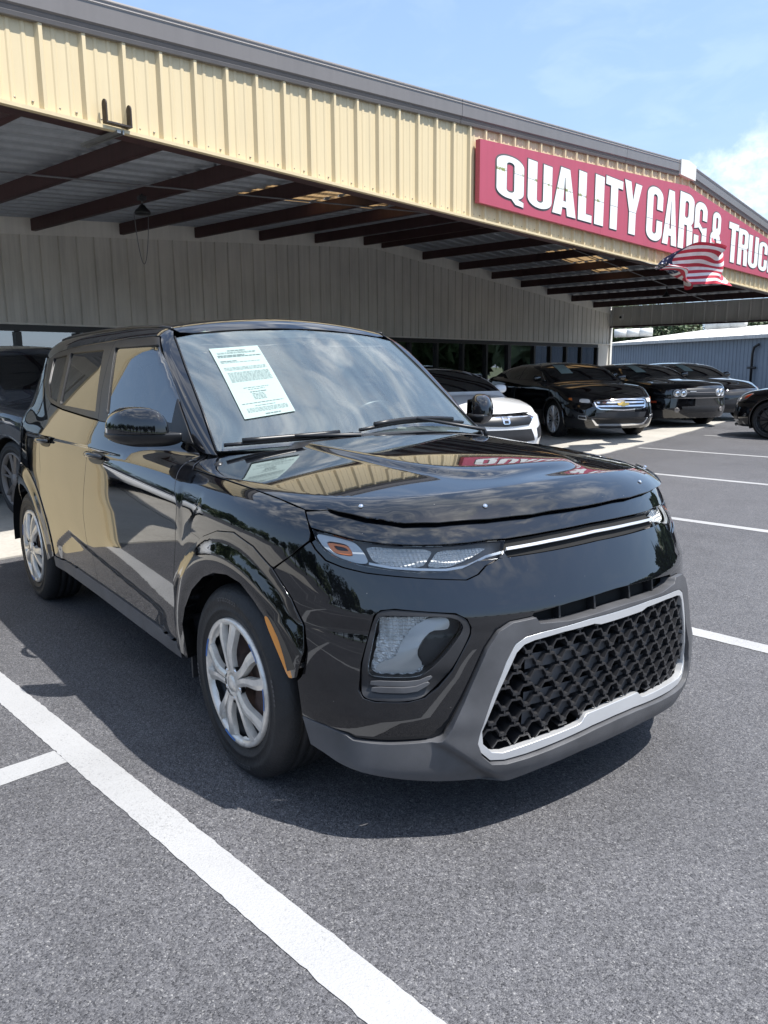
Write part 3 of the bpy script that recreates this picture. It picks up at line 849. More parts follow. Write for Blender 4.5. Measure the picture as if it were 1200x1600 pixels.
fm = mesh_obj('stripes', V, F, None, flg, smooth=True, mats=[M['flag_red'], M['flag_white'], M['flag_blue']], mi=mi)
m = MB()
for r_ in range(9):
    for c_ in range(6 if r_ % 2 == 0 else 5):
        u = (.033+.066*(c_+(0 if r_ % 2 == 0 else .5)))
        v = 1-(.03+.055*(r_+.3))*1.0
        for side in (1, -1):
            p = fpos(u, v); du = (fpos(u+.01, v)-p).normalized(); dv = (fpos(u, v+.01)-p); dv = (dv-du*dv.dot(du)).normalized()
            nn = du.cross(dv)*side*.006
            S5 = []
            for q in range(10):
                rad = .027 if q % 2 == 0 else .011
                w = math.pi/2+q*math.pi/5; S5.append(p+nn+du*rad*math.cos(w)+dv*rad*math.sin(w))
            S5.append(p+nn)
            m.add(S5, [(10, q, (q+1) % 10) for q in range(10)])
m.build('star_field', M['flag_white'], flg, fix=False)
m = MB(); m.tube([(-.66,-.06,.18), (-.3,-.03,.12), (.01,0,.02)], .010, 6); m.build('pole', M['black'], flg)

# ------------------------------------------------------------------ blue metal building behind
bb = empty('metal_building', (0,0,0), 0, 'blue grey ribbed metal building with a pale weathered roof beyond the canopy', 'building')
A0, A1 = Vector((-33.5, 46.0, 0)), Vector((-7.5, 35.2, 0))
dr = (A1-A0).normalized(); nb = Vector((dr.y, -dr.x, 0))
Lb = (A1-A0).length; EZ = 2.86
x = 0.0; pw_ = .305
while x < Lb:
    V = []; F = []
    for q, h in [(0,0), (.03,.035), (.06,.035), (.09,0), (pw_,0)]:
        p = A0+dr*(x+q)+nb*h; V += [(p.x, p.y, 0), (p.x, p.y, EZ)]
    for j in range(4): F.append((2*j, 2*j+2, 2*j+3, 2*j+1))
    mesh_obj('wall_panel', V, F, M['blue_wall'], bb); x += pw_
V = []; F = []
nrib = int(Lb/.61)
for i in range(nrib):
    for q, h in [(0,0), (.04,.05), (.09,.05), (.13,0)]:
        for back, zz in ((.25, EZ+.0), (-8.5, EZ+1.05)):
            p = A0+dr*(i*.61+q)+nb*back; V.append((p.x, p.y, zz+h))
n4 = nrib*4
for i in range(n4-1): F.append((2*i, 2*i+2, 2*i+3, 2*i+1))
mesh_obj('roof', V, F, M['white_roof'], bb)
m = MB()
p0, p1 = A0+nb*.27, A1+nb*.27
m.hexa([(p0.x,p0.y,EZ-.16),(p1.x,p1.y,EZ-.16),(p1.x+nb.x*.06,p1.y+nb.y*.06,EZ-.16),(p0.x+nb.x*.06,p0.y+nb.y*.06,EZ-.16),(p0.x,p0.y,EZ+.03),(p1.x,p1.y,EZ+.03),(p1.x+nb.x*.06,p1.y+nb.y*.06,EZ+.03),(p0.x+nb.x*.06,p0.y+nb.y*.06,EZ+.03)])
m.build('eave_trim', M['white_roof'], bb)
for a_, b_ in ((Vector((-34.0,46.9,3.62)), Vector((-31.7,48.2,3.65))), (Vector((-26.6,46.6,3.85)), Vector((-24.0,46.6,3.90)))):
    m = MB(); n_ = 3
    for i in range(n_):
        m.tube([a_.lerp(b_, i/n_+.004), a_.lerp(b_, (i+1)/n_-.004)], .30, 14)
    m.build('ridge_vent', M['white_trim'], bb)
pp = A0+dr*Lb*.52+nb*.16
m = MB(); m.tube([(pp.x,pp.y,.0),(pp.x,pp.y,1.9),(pp.x+dr.x*.1,pp.y+dr.y*.1,2.25),(pp.x+dr.x*.45,pp.y+dr.y*.45,2.38)], .07, 8); m.tube([(pp.x-dr.x*.3,pp.y-dr.y*.3,1.15),(pp.x+dr.x*.3,pp.y+dr.y*.3,1.15)], .06, 8)
m.build('standpipe', M['black'], bb)

# ------------------------------------------------------------------ trees
def leaf_mesh(seed, r, n, squash=.75, leaf=.30):
    g = random.Random(seed)
    cl = []
    for _ in range(16):
        while True:
            p = Vector((g.uniform(-1,1), g.uniform(-1,1), g.uniform(-1,1)))
            if p.length < 1: break
        cl.append((Vector((p.x*r*.75, p.y*r*.75, p.z*r*squash*.75)), r*g.uniform(.28,.5)))
    V = []; F = []
    for _ in range(n):
        c, cr = g.choice(cl)
        d = Vector((g.gauss(0,1), g.gauss(0,1), g.gauss(0,1))).normalized()
        p = c+d*cr*(g.random()**.35)
        a = Vector((g.gauss(0,1), g.gauss(0,1), g.gauss(0,1))).normalized(); b = a.orthogonal().normalized()
        l = leaf*g.uniform(.6,1.3)
        k = len(V); V += [p-a*l*.5, p+b*l*.28, p+a*l*.5, p-b*l*.28]; F.append((k, k+1, k+2, k+3))
    return V, F
TREE = {}
def tree(x, y, h, seed, label, group, leafm, leaf=.30, n=2600, rk=.30, low=False):
    g = random.Random(seed)
    t = empty('tree', (x, y, 0), g.uniform(0, 6), label, 'tree', group)
    r = h*rk
    m = MB(); pts = [(0,0,-.1), (.05*h*.1,0,h*.2), (g.uniform(-.2,.2), g.uniform(-.2,.2), h*.42), (g.uniform(-.3,.3), g.uniform(-.3,.3), h*.72)]
    m.tube(pts, [h*.028, h*.022, h*.016, h*.006], 8)
    for i in range(6):
        w = i*1.05+g.random(); z = h*(.34+.05*i)
        m.tube([(0,0,z), (math.cos(w)*r*.45, math.sin(w)*r*.45, z+h*.08), (math.cos(w)*r*.85, math.sin(w)*r*.85, z+h*.19)], [h*.010, h*.006, h*.002], 6)
    m.build('trunk', M['bark'], t)
    key = (seed % 4, leaf, n, id(leafm))
    if key not in TREE:
        V, F = leaf_mesh(seed % 4+3, 1.0, n, .85, leaf/ max(r, 1))
        me = bpy.data.meshes.new('crown'); me.from_pydata([tuple(v) for v in V], [], F); me.materials.append(leafm); me.update(); TREE[key] = me
    o = bpy.data.objects.new('crown', TREE[key]); link(o, t)
    o.location = (0,0,h*(.5 if low else .62)); o.scale = (r, r, h*(.52 if low else .38))
    return t
g = random.Random(5)
BT = [(-48.0,62.9),(-46.8,64.4),(-45.7,66.0),(-44.5,67.5),(-43.4,69.0),(-42.2,70.5),(-41.0,72.0),(-39.9,73.6),(-38.7,75.1),(-37.5,76.6),(-36.4,78.1),(-35.2,79.6)]
for i, (x, y) in enumerate(BT):
    tree(x+g.uniform(-1,1), y+g.uniform(-4,6), g.uniform(6.6, 8.6), i*3+1, 'leafy green tree in the row behind the blue grey metal building', 'trees behind the metal building', M['leaf2'] if i % 3 == 0 else M['leaf'], .42, 2600, .40)
# tree line across the road, seen mirrored in the paint and the glass
for i in range(24):
    w = R_(-182+i*6.2); rad = 38+g.uniform(-4, 7)
    tree(rad*math.cos(w), -2+rad*math.sin(w), g.uniform(5.5, 8.5), i*5+2, 'broad leafy tree in the line of trees across the lot', 'trees across the lot', M['leaf'], .55, 2100, .42, True)
for i in range(26):  # added unseen row: tall trees darken the far window reflections, low ones leave sky
    w = R_(-34+i*5.1); rad = 56+g.uniform(-4, 9)
    tree(rad*math.cos(w), rad*math.sin(w), g.uniform(9, 12) if i > 17 else g.uniform(1.6, 2.2), i*7+4, 'added leafy tree out of frame, sized for the showroom window reflections', 'added trees out of frame', M['leaf'], .6, 1900, .42, True)
# ------------------------------------------------------------------ car body surfaces (signed functions, local metres: x forward from the front axle, z up)
def pw(x, pts):
    """smooth monotone interpolation through pts"""
    X = np.array([p[0] for p in pts], float); Y = np.array([p[1] for p in pts], float)
    h = np.diff(X); d = np.diff(Y)/h; m = np.zeros(len(X))
    for i in range(1, len(X)-1):
        if d[i-1]*d[i] > 0:
            w1 = 2*h[i]+h[i-1]; w2 = h[i]+2*h[i-1]; m[i] = (w1+w2)/(w1/d[i-1]+w2/d[i])
    m[0] = d[0]; m[-1] = d[-1]
    x = np.asarray(x, float); i = np.clip(np.searchsorted(X, x)-1, 0, len(h)-1)
    t = (x-X[i])/h[i]; c = np.clip(t, 0, 1); e = 1-c
    y = (1+2*c)*e*e*Y[i]+c*e*e*h[i]*m[i]+c*c*(3-2*c)*Y[i+1]-c*c*e*h[i]*m[i+1]
    y = np.where(t < 0, Y[0]+m[0]*(x-X[0]), y)
    return np.where((t > 1) & (x > X[-1]), Y[-1]+m[-1]*(x-X[-1]), y)
def smax(a, b, k):
    h = np.clip(.5+.5*(a-b)/k, 0, 1)
    return b*(1-h)+a*h+k*h*(1-h)
def sig(x): return 1/(1+np.exp(-np.clip(x, -40, 40)))
HERO = dict(
 Wz=[(.10,.84),(.2,.858),(.28,.868),(.36,.877),(.5,.886),(.62,.892),(.75,.893),(.86,.888),(.95,.880),(1.03,.868),(1.10,.848),(1.2,.81)],
 XF=[(.1,.74),(.2,.80),(.28,.825),(.38,.838),(.5,.848),(.60,.852),(.66,.847),(.70,.829),(.76,.797),(.84,.752),(.90,.725),(.96,.70),(1.02,.67),(1.1,.60)],
 XR=[(.2,-3.25),(.4,-3.34),(.6,-3.34),(.9,-3.32),(1.1,-3.28),(1.3,-3.2)],
 HZ=[(-1.2,1.12),(-.5,1.078),(-.35,1.07),(0,1.05),(.3,1.025),(.5,1.0),(.62,.98),(.72,.945),(.8,.91)],
 XW=[(1.0,-.27),(1.06,-.36),(1.2,-.545),(1.35,-.745),(1.5,-.965),(1.6,-1.13)],
 XS=-.35, Q=2.15, P=(4.0,1.5,.62), XB=-2.45, PB=2.6, crown=.075, k=.11,
 cw=(.853,.36,.10,1.08), ctap=(.125,2.1,.95), cfront=(.14,1.55), wsc=.27, roof=(1.588,-1.75,.7,.012,1.6,.75,.055), rear=(-3.16,.30,1.30,.12), czmin=1.0, hero=True)
def lower(p, c):
    x, y, z = p[..., 0], np.abs(p[..., 1]), p[..., 2]
    W = np.maximum(pw(z, c['Wz']), .2); xf = pw(z, c['XF']); xr = pw(z, c['XR']); q = c['Q']
    L = np.maximum(xf-c['XS'], .2); b = y/W
    P_ = c['P'][0]+c['P'][1]*np.clip((c['P'][2]-z)/.25, 0, 1)
    a = np.clip((x-c['XS'])/L, 0, None)
    g = a**P_+b**q-1
    df = g/np.sqrt((P_*a**(P_-1)/L)**2+(q*b**(q-1)/W)**2+1e-4)
    Lr = np.maximum(c['XB']-xr, .05); pb = c['PB']
    a = np.clip((c['XB']-x)/Lr, 0, None)
    g = a**pb+b**pb-1
    dr = g/np.sqrt((pb*a**(pb-1)/Lr)**2+(pb*b**(pb-1)/W)**2+1e-4)
    d = np.where(x > -1.2, df, dr)
    if c.get('hero'):
        zl = np.interp(x, [-2.06, -1.76, -1.44, -.62], [.42, .537, .501, .426])
        d = d+.013*sig((zl-z)/.006)*sig((x+2.0)/.02)*sig((-.60-x)/.02)*sig((z-.30)/.02)
        pm = sig((x+.362+(.933-z)*-.18)/.007)*sig((.931-(x+.36)*.055-z)/.007)*sig((-.186-x)/.007)*sig((z-.753-(x+.329)*.985)/.010)
        d = d+.0045*pm
    return d
def hoodtop(p, c):
    x, y, z = p[..., 0], np.abs(p[..., 1]), p[..., 2]
    H = pw(x, c['HZ'])-c['crown']*(y/.8)**2
    if c.get('hero'):
        e = (np.clip(x+.6, 0, None)/1.1)**4+(y/.40)**4
        H = H+.015*sig((1-e)/.05)
    elif c.get('bulge'):
        H = H+c['bulge']*sig((.42-y)/.03)*sig((c['XF'][3][1]-.25-x)/.06)
    return (z-H)*.95
def cabin(p, c):
    x, y, z = p[..., 0], np.abs(p[..., 1]), p[..., 2]
    w0, w1, w2, zb = c['cw']
    Wc = w0-w1*(z-zb)-w2*np.clip(z-zb, 0, 1)**2
    Wc = Wc-c['ctap'][0]*(np.clip(-x-c['ctap'][1], 0, 2)/c['ctap'][2])**2-c['cfront'][0]*np.clip(x+c['cfront'][1], 0, 2)**2
    side = (y-Wc)*.93
    ws = (x-(pw(z, c['XW'])-c['wsc']*y*y))*.57
    r0, rx, rl, rk, ra, rb, rc = c['roof']
    R = r0-rk*((x-rx)/rl)**2*np.where(x > rx, ra, rb)-rc*(y/.6)**2
    r0, r1, r2, r3 = c['rear']
    if c.get('XRW'): rear = ((pw(z, c['XRW'])+.12*y*y)-x)*c.get('rws', .5)
    else: rear = (-x+r0-r1*np.clip(r2-z, -1, 1))*.95+r3*y*y
    d = smax(side, z-R, .10)
    d = smax(d, ws, .03)
    d = smax(d, rear, .10 if not c.get('XRW') else .04)
    return np.maximum(d, c['czmin']-z)
def lowbody(p, c): return smax(lower(p, c), hoodtop(p, c), c['k'])
def bodyF(p, c): return -smax(-lowbody(p, c), -cabin(p, c), .025)
def cast(fn, o, d, t1, n=44, it=22, t0=0.0):
    """first root coming from outside (fn>0) along o+t d"""
    o = np.asarray(o, float); d = np.asarray(d, float); d = d/np.linalg.norm(d, axis=-1, keepdims=True)
    d = np.broadcast_to(d, o.shape); N = o.shape[0]
    a = np.full(N, np.nan); b = np.full(N, np.nan); prev = t0; act = np.ones(N, bool)
    for t in np.linspace(t0, t1, n)[1:]:
        idx = np.where(act)[0]
        if len(idx) == 0: break
        f = fn(o[idx]+d[idx]*t); h = idx[f < 0]
        a[h] = prev; b[h] = t; act[h] = False; prev = t
    ok = ~np.isnan(a)
    A = a[ok]; Bq = b[ok]; O = o[ok]; D = d[ok]
    for _ in range(it):
        m = (A+Bq)/2; f = fn(O+D*m[:, None]); Bq = np.where(f < 0, m, Bq); A = np.where(f < 0, A, m)
    t = np.full(N, np.nan); t[ok] = (A+Bq)/2
    return o+d*t[:, None]
def gradn(fn, P, e=.0025):
    g = np.stack([fn(P+np.array(v)*e)-fn(P-np.array(v)*e) for v in ((1,0,0),(0,1,0),(0,0,1))], -1)
    return g/np.maximum(np.linalg.norm(g, axis=-1, keepdims=True), 1e-9)
# ------------------------------------------------------------------ panel builder
def resample(L, sp, closed=True):
    L = [np.array(p, float) for p in L]; out = []
    n = len(L)
    for i in range(n if closed else n-1):
        a, b = L[i], L[(i+1) % n]; k = max(1, int(math.ceil(np.linalg.norm(b-a)/sp)))
        for j in range(k): out.append(a+(b-a)*j/k)
    if not closed: out.append(L[-1])
    return np.array(out)
def rounded(L, r=.25, it=2, keep=()):
    """corner cutting (Chaikin) of a closed outline"""
    L = [np.array(p, float) for p in L]
    for _ in range(it):
        o = []
        for i in range(len(L)):
            a, b = L[i], L[(i+1) % len(L)]
            o += [a*(1-r)+b*r, a*r+b*(1-r)]
        L = o
    return np.array(L)
def inset2(P, g):
    P = np.asarray(P); A = (P*np.roll(P, -1, 0)[:, ::-1])
    area = .5*np.sum(P[:,0]*np.roll(P[:,1], -1)-np.roll(P[:,0], -1)*P[:,1])
    e = np.roll(P, -1, 0)-P; e /= np.maximum(np.linalg.norm(e, axis=1, keepdims=True), 1e-9)
    n = np.stack([-e[:,1], e[:,0]], 1)*(1 if area > 0 else -1)
    m = n+np.roll(n, 1, 0); ln = np.linalg.norm(m, axis=1, keepdims=True); m = m/np.maximum(ln, .35)
    ln2 = np.clip(np.sum(m*n, 1, keepdims=True), .5, 1)
    return P+m/ln2*g
class Side:
    def __init__(s, y0=-1.6): s.y0 = y0
    def to2(s, P): P = np.asarray(P); return P[:, [0, 2]]
    def ray(s, U): return np.stack([U[:,0], 0*U[:,0]+s.y0, U[:,1]], 1), np.array([0, 1., 0]), 1.55
class Polar:
    def __init__(s, ox=-.35, k=1.0, sgn=1): s.ox, s.k, s.sgn = ox, k, sgn
    def to2(s, P): P = np.asarray(P); return np.stack([np.arctan2(P[:,1], (P[:,0]-s.ox)*s.sgn)*s.k, P[:,2]], 1)
    def ray(s, U):
        f = U[:,0]/s.k; h = np.stack([np.cos(f)*s.sgn, np.sin(f), 0*f], 1)
        return np.stack([0*f+s.ox, 0*f, U[:,1]], 1)+h*1.7, -h, 1.6
class Persp:
    def __init__(s, c=(-.1,0,.15), k=.8): s.c, s.k = np.array(c), k
    def to2(s, P): q = np.asarray(P)-s.c; return q[:, :2]/q[:, 2:3]*s.k
    def ray(s, U):
        d = np.concatenate([U/s.k, np.ones((len(U),1))], 1); d /= np.linalg.norm(d, axis=1, keepdims=True)
        return s.c+d*1.7, -d, 1.55
class Par:
    def __init__(s, d, e1, e2, t=1.6, start=1.0):
        s.d, s.e1, s.e2, s.t, s.st = [np.array(v, float) for v in (d, e1, e2)]+[t, start]; s.d /= np.linalg.norm(s.d)
        s.e1 /= np.linalg.norm(s.e1); s.e2 /= np.linalg.norm(s.e2)
    def to2(s, P): P = np.asarray(P); return np.stack([P@s.e1, P@s.e2], 1)
    def ray(s, U): return U[:, :1]*s.e1+U[:, 1:]*s.e2-s.d*s.st, s.d, s.t
SIDE = Side(); NOSE = Polar(); HOODP = Persp(); TAIL = Polar(-2.45, 1.0, -1)
TOP = Par((0,0,-1), (1,0,0), (0,1,0), 2.0, 2.4)
FRONT = Par((-1,0,0), (0,1,0), (0,0,1), 2.4, .6)
DIAG = Par((-1,1,0), (1,1,0), (0,0,1), 2.2, 1.6)
def sym(half):
    """half outline given from the centre front round the y<0 side back to the centre"""
    h = [tuple(p) for p in half]; o = [(x, -y, z) for x, y, z in reversed(h) if abs(y) > 1e-6]
    return h+o
def surf(U, proj, fn, off):
    o, d, t = proj.ray(U)
    P = cast(fn, o, d, t)
    bad = np.isnan(P[:,0])
    if bad.any():
        good = np.where(~bad)[0]
        if len(good) == 0: raise ValueError('no hit')
        for i in np.where(bad)[0]:
            j = good[np.argmin(np.sum((U[good]-U[i])**2, 1))]; P[i] = P[j]
    N = gradn(fn, P)
    o_ = off(P) if callable(off) else off
    return P+N*(np.asarray(o_)[..., None] if np.ndim(o_) else o_), N
MESHES = {}
def panel(name, out3, proj, mat_, parent, fn, off=0, sp=.02, holes=(), gap=.002, flange=.012, both=False, sides=(1,), label=None, two=None):
    """build the panel on the y<0 side; sides: 1 as given, -1 mirrored"""
    O = resample(proj.to2(out3) if two is None else two, sp)
    # drop duplicates
    keep = np.linalg.norm(O-np.roll(O, 1, 0), axis=1) > 1e-5; O = O[keep]
    O = inset2(O, gap) if gap else O
    Hs = [inset2(resample(proj.to2(h), sp), -gap) for h in holes]
    lo, hi = O.min(0), O.max(0)
    gx, gy = np.meshgrid(np.arange(lo[0]+sp*.5, hi[0], sp), np.arange(lo[1]+sp*.5, hi[1], sp))
    Q = np.stack([gx.ravel(), gy.ravel()], 1)
    ok = inpoly(Q, inset2(O, sp*.45))
    for h in Hs: ok &= ~inpoly(Q, inset2(h, -sp*.45))
    Q = Q[ok]
    P2, T = fill2d([O], Hs, Q)
    V, N = surf(P2, proj, fn, off)
    T = np.array(T)
    # face orientation along N
    a, b, c = V[T[:,0]], V[T[:,1]], V[T[:,2]]
    fl = np.sum(np.cross(b-a, c-a)*N[T[:,0]], 1) < 0
    T[fl] = T[fl][:, ::-1]
    if callable(off):
        fnm = np.cross(V[T[:,1]]-V[T[:,0]], V[T[:,2]]-V[T[:,0]]); N2 = np.zeros_like(V)
        for q in range(3): np.add.at(N2, T[:,q], fnm)
        l2 = np.linalg.norm(N2, axis=1, keepdims=True); N = np.where(l2 > 1e-12, N2/np.maximum(l2, 1e-12), N)
    n = len(V); VV = [V]; NN = [N]; FF = [tuple(t) for t in T]; sm = [True]*len(T)
    if flange:
        cnt = {}
        for t in T:
            for i in range(3): cnt[(t[i], t[(i+1) % 3])] = 1
        bd = [e for e in cnt if (e[1], e[0]) not in cnt]
        ids = sorted({i for e in bd for i in e}); mp = {v: i for i, v in enumerate(ids)}
        A = V[ids]; Bq = A-N[ids]*flange; k = n; m = len(ids)
        en = np.zeros((m, 3))
        for x, y in bd:
            q = np.cross(V[y]-V[x], N[x]); en[mp[x]] += q; en[mp[y]] += q
        en /= np.maximum(np.linalg.norm(en, axis=1, keepdims=True), 1e-9)
        # small rounded edge: first ring halfway
        A2 = A-N[ids]*.0025
        VV += [A, A2+en*.0008, Bq]; NN += [(N[ids]+en*.35), en, en]
        NN[1] = NN[1]/np.linalg.norm(NN[1], axis=1, keepdims=True)
        for x, y in bd:
            p, q = mp[x], mp[y]
            FF.append((k+q, k+p, k+m+p, k+m+q)); FF.append((k+m+q, k+m+p, k+2*m+p, k+2*m+q)); sm += [True, True]
    V = np.concatenate(VV); N = np.concatenate(NN)
    objs = []
    for s in sides:
        if s == 1: v, nn, f = V, N, FF
        else: v, nn, f = V*[1,-1,1], N*[1,-1,1], [tuple(reversed(t)) for t in FF]
        o = mesh_obj(name, v, f, mat_, parent, smooth=True, normals=nn)
        if label: o['label'] = label
        objs.append(o)
    return objs[0] if len(objs) == 1 else objs
def on_surf(P3, proj, fn, off=0):
    V, N = surf(proj.to2(np.array(P3, float)), proj, fn, off); return V, N

# ------------------------------------------------------------------ wheels
def tyre_mb(R=.326, w=.205, rr_=.215, face=0.0):
    """outer sidewall towards -y"""
    p = [(rr_-.012, .03), (rr_, .004), (rr_+.010, -.001), (rr_+.022, -.004), (rr_+.024, -.007), (rr_+.030, -.008), (rr_+.032, -.006), (R-.055, -.007), (R-.048, -.010), (R-.042, -.008), (R-.022, 0.0), (R-.009, .013), (R-.003, .024)]
    x = .036
    for i in range(4):
        p += [(R-.001+.001*(i in (1,2)), x), (R, x+.012), (R-.001, x+.026), (R-.008, x+.028), (R-.008, x+.034)]
        x += .036
    p += [(R-.003, w-.022), (R-.012, w-.012), (R-.05, w), (rr_, w-.005), (rr_-.012, w-.03)]
    m = MB(); m.lathe([(r, h+face) for r, h in p], 72, 'y'); return m
def spoke_cover(m, m2, n=5, ro=.203, rhub=.052, rot=0.0, spread=.20, face=-.004):
    """five split pairs of curved bars, bevelled"""
    for i in range(n):
        for sgn in (-1, 1):
            rings = []
            K = 9
            for k in range(K+1):
                t = k/K
                r = rhub*.80+(ro-.004-rhub*.80)*t
                # the two bars leave the hub close together, part, then widen at the rim
                a = rot+i*2*math.pi/n+sgn*(.30-.16*math.sin(math.pi*min(1, t*1.35))**1.0*(1-t)+(.235-.30)*t)
                w = .0135+.0085*t**1.4
                h = face-.011+.011*t**1.6-.006*math.sin(math.pi*t)
                u, v = math.cos(a), math.sin(a)
                tu, tv = -v, u
                cu, cv = r*u, r*v
                sl = .004*sgn
                rings.append([(cu-tu*w, h+.020, cv-tv*w), (cu-tu*w*.86, h+.001-sl*.5, cv-tv*w*.86), (cu-tu*w*.1, h-.0022, cv-tv*w*.1), (cu+tu*w*.86, h+.001+sl*.5, cv+tv*w*.86), (cu+tu*w, h+.020, cv+tv*w)])
            V = [p for r_ in rings for p in r_]; F = []
            for k in range(K):
                for j in range(4): F.append((k*5+j, k*5+j+1, (k+1)*5+j+1, (k+1)*5+j))
            m.add(V, F, False)
def build_wheel(parent, name, cx, cy, R, rim_r, mats_, rot=.0, inner=True, style='cover', w=.205, side=1, steer=0.0, nspoke=5):
    wh = bpy.data.objects.new(name, None); wh.empty_display_size = .1; link(wh, parent)
    wh.location = (cx, cy, R-.006); wh.rotation_euler = (0, 0, steer if side == 1 else math.pi+steer)
    ty = tyre_mb(R, w, rim_r+.004).build('tyre', mats_['tyre'], wh)
    if style == 'cover':
        m = MB(); gq = random.Random(11)
        for base, txt in ((R_(108), 9), (R_(-70), 11), (R_(20), 6), (R_(200), 6)):
            for q in range(txt):
                a0 = base-q*.052; a1 = a0-.030-.008*gq.random()
                r0, r1 = R-.053, R-.053+(.013 if txt > 6 else .009)
                pts = [(math.cos(a)*r, -.0105, math.sin(a)*r) for a, r in ((a0,r0),(a1,r0),(a1,r1),(a0,r1))]
                inn_ = [(math.cos(a)*r, -.0105, math.sin(a)*r) for a, r in ((a0-.009,r0+.0035),(a1+.009,r0+.0035),(a1+.009,r1-.0035),(a0-.009,r1-.0035))]
                m.add(pts+inn_, [(0,1,5,4), (1,2,6,5), (2,3,7,6)] if q % 3 else [(0,1,5,4), (1,2,6,5), (2,3,7,6), (3,0,4,7)])
        o = m.build('sidewall_marking', M['cladding'], wh, fix=False); o['kind'] = 'stuff'
    if style == 'cover':
        m = MB(); m2 = MB()
        spoke_cover(m, m2, 5, rim_r-.004, .055, rot, .155)
        # outer lip
        m.lathe([(rim_r+.003, .012), (rim_r+.002, -.006), (rim_r-.006, -.0085), (rim_r-.018, -.004), (rim_r-.022, .010)], 72, 'y')
        # hub plate
        m.lathe([(.062, .004), (.058, -.009), (.050, -.0125), (.031, -.0135), (.029, -.0105), (.026, -.0165), (.012, -.0185), (0, -.0185)], 48, 'y')
        m.build('wheel_cover', mats_['rim'], wh)
        # webs at the rim between the bars of each pair
        m = MB()
        for i in range(5):
            a = rot+i*2*math.pi/5+math.pi/5
            pts = []
            for q in np.linspace(-.235, .235, 7): pts.append((math.cos(a+q)*(rim_r-.008), -.002, math.sin(a+q)*(rim_r-.008)))
            for q in np.linspace(.20, -.20, 7): pts.append((math.cos(a+q)*(rim_r-.030+.012*abs(q)/.2), .010, math.sin(a+q)*(rim_r-.030+.012*abs(q)/.2)))
            k = len(m.V); m.add(pts, [tuple(range(14))], False)
        m.build('rim_web', mats_['rim'], wh)
        for i in range(5):
            a = rot+i*2*math.pi/5+math.pi/5
            m = MB(); c_ = (math.cos(a)*.050, -.001, math.sin(a)*.050)
            m.lathe([(.0155, -.012), (.0145, .004), (0, .006)], 14, 'y', c_); m.build('lug_recess', mats_['dark'], wh)
            m = MB(); m.lathe([(.0085, .003), (.0085, -.010), (.006, -.013), (0, -.013)], 6, 'y', c_); m.build('lug_nut', M['chrome'], wh)
        for a0, a1 in ((2.62, 2.98), (-.12, .22), (-1.95, -1.60), (.62, .95)):
            m = MB(); m.lathe([(rim_r-.0035, -.0098), (rim_r-.0105, -.0088)], 8, 'y', a0=a0+rot*0, a1=a1)
            m.build('blue_film', M['blue_tape'], wh)
        # what shows behind: steel wheel, rotor
        m = MB(); m.lathe([(rim_r-.004, .028), (rim_r-.03, .05), (rim_r-.045, .085), (.10, .085)], 48, 'y'); m.build('steel_rim', mats_['dark'], wh)
        m = MB(); m.lathe([(.150, .075), (.150, .066), (.09, .066), (.085, .045), (.0, .045)], 40, 'y'); m.build('brake_rotor', M['rust'], wh)
        m = MB(); m.lathe([(.155, .02), (.158, .06), (.10, .062), (.10, .02), (.155, .02)], 14, 'y', a0=-.6, a1=.7); m.build('brake_caliper', M['rust'], wh)
    else:
        m = MB()
        for i in range(nspoke):
            for sg in (-1, 1):
                a0 = rot+i*2*math.pi/nspoke+sg*.10; a1 = rot+i*2*math.pi/nspoke+sg*(.10+.55/nspoke)
                p0 = (math.cos(a0)*.045, 0, math.sin(a0)*.045); p1 = (math.cos(a1)*(rim_r-.01), -.004, math.sin(a1)*(rim_r-.01))
                t = Vector((p1[0]-p0[0], 0, p1[2]-p0[2])).normalized(); q = Vector((-t.z, 0, t.x))
                w0, w1 = .013, .011
                m.add([(p0[0]-q.x*w0, .012, p0[2]-q.z*w0), (p0[0], -.006, p0[2]), (p0[0]+q.x*w0, .012, p0[2]+q.z*w0), (p1[0]-q.x*w1, .012, p1[2]-q.z*w1), (p1[0], -.010, p1[2]), (p1[0]+q.x*w1, .012, p1[2]+q.z*w1)], [(0,1,4,3), (1,2,5,4)])
        m.lathe([(rim_r+.003, .012), (rim_r+.002, -.008), (rim_r-.012, -.008), (rim_r-.018, .03)], 40, 'y')
        m.lathe([(.06, .012), (.05, -.008), (0, -.011)], 20, 'y')
        m.build('rim', mats_['rim'], wh)
        m = MB(); m.lathe([(rim_r-.002, .04), (rim_r-.04, .10), (0, .10)], 28, 'y'); m.build('barrel', M['black'], wh)
        m = MB(); m.lathe([(rim_r-.05, .07), (rim_r-.05, .06), (0, .06)], 28, 'y'); m.build('brake_rotor', M['gutter'], wh)
    return wh
# ------------------------------------------------------------------ the parked hatchback
car = empty('hatchback_car', (0,0,0), 0, 'glossy black boxy hatchback with a bug shield and honeycomb grille, parked nearest in front', 'car')
HF = lambda p: bodyF(p, HERO)
HL = lambda p: lowbody(p, HERO)
HC = lambda p: cabin(p, HERO)
shield_line = [(.411,-.720,.932),(.477,-.680,.920),(.558,-.603,.906),(.607,-.522,.905),(.661,-.378,.906),(.690,-.238,.906),(.697,-.167,.910),(.703,-.078,.908),(.704,0,.907)]
hoodline = [(.315,-.775,.934),(.206,-.790,.952),(.065,-.801,.966),(-.145,-.807,.978),(-.375,-.811,.988)]
# hood
hood_half = [(.697,0,.918)]+[(x-.010,y*.995,z+.012) for x,y,z in reversed(shield_line[:-1])]+[(.36,-.752,.936)]+hoodline+[(-.44,-.765,1.012),(-.43,-.70,1.03),(-.36,-.60,1.045),(-.29,-.45,1.057),(-.24,-.25,1.064),(-.225,0,1.068)]
panel('hood', sym(hood_half), HOODP, M['paint'], car, HL, sp=.016)
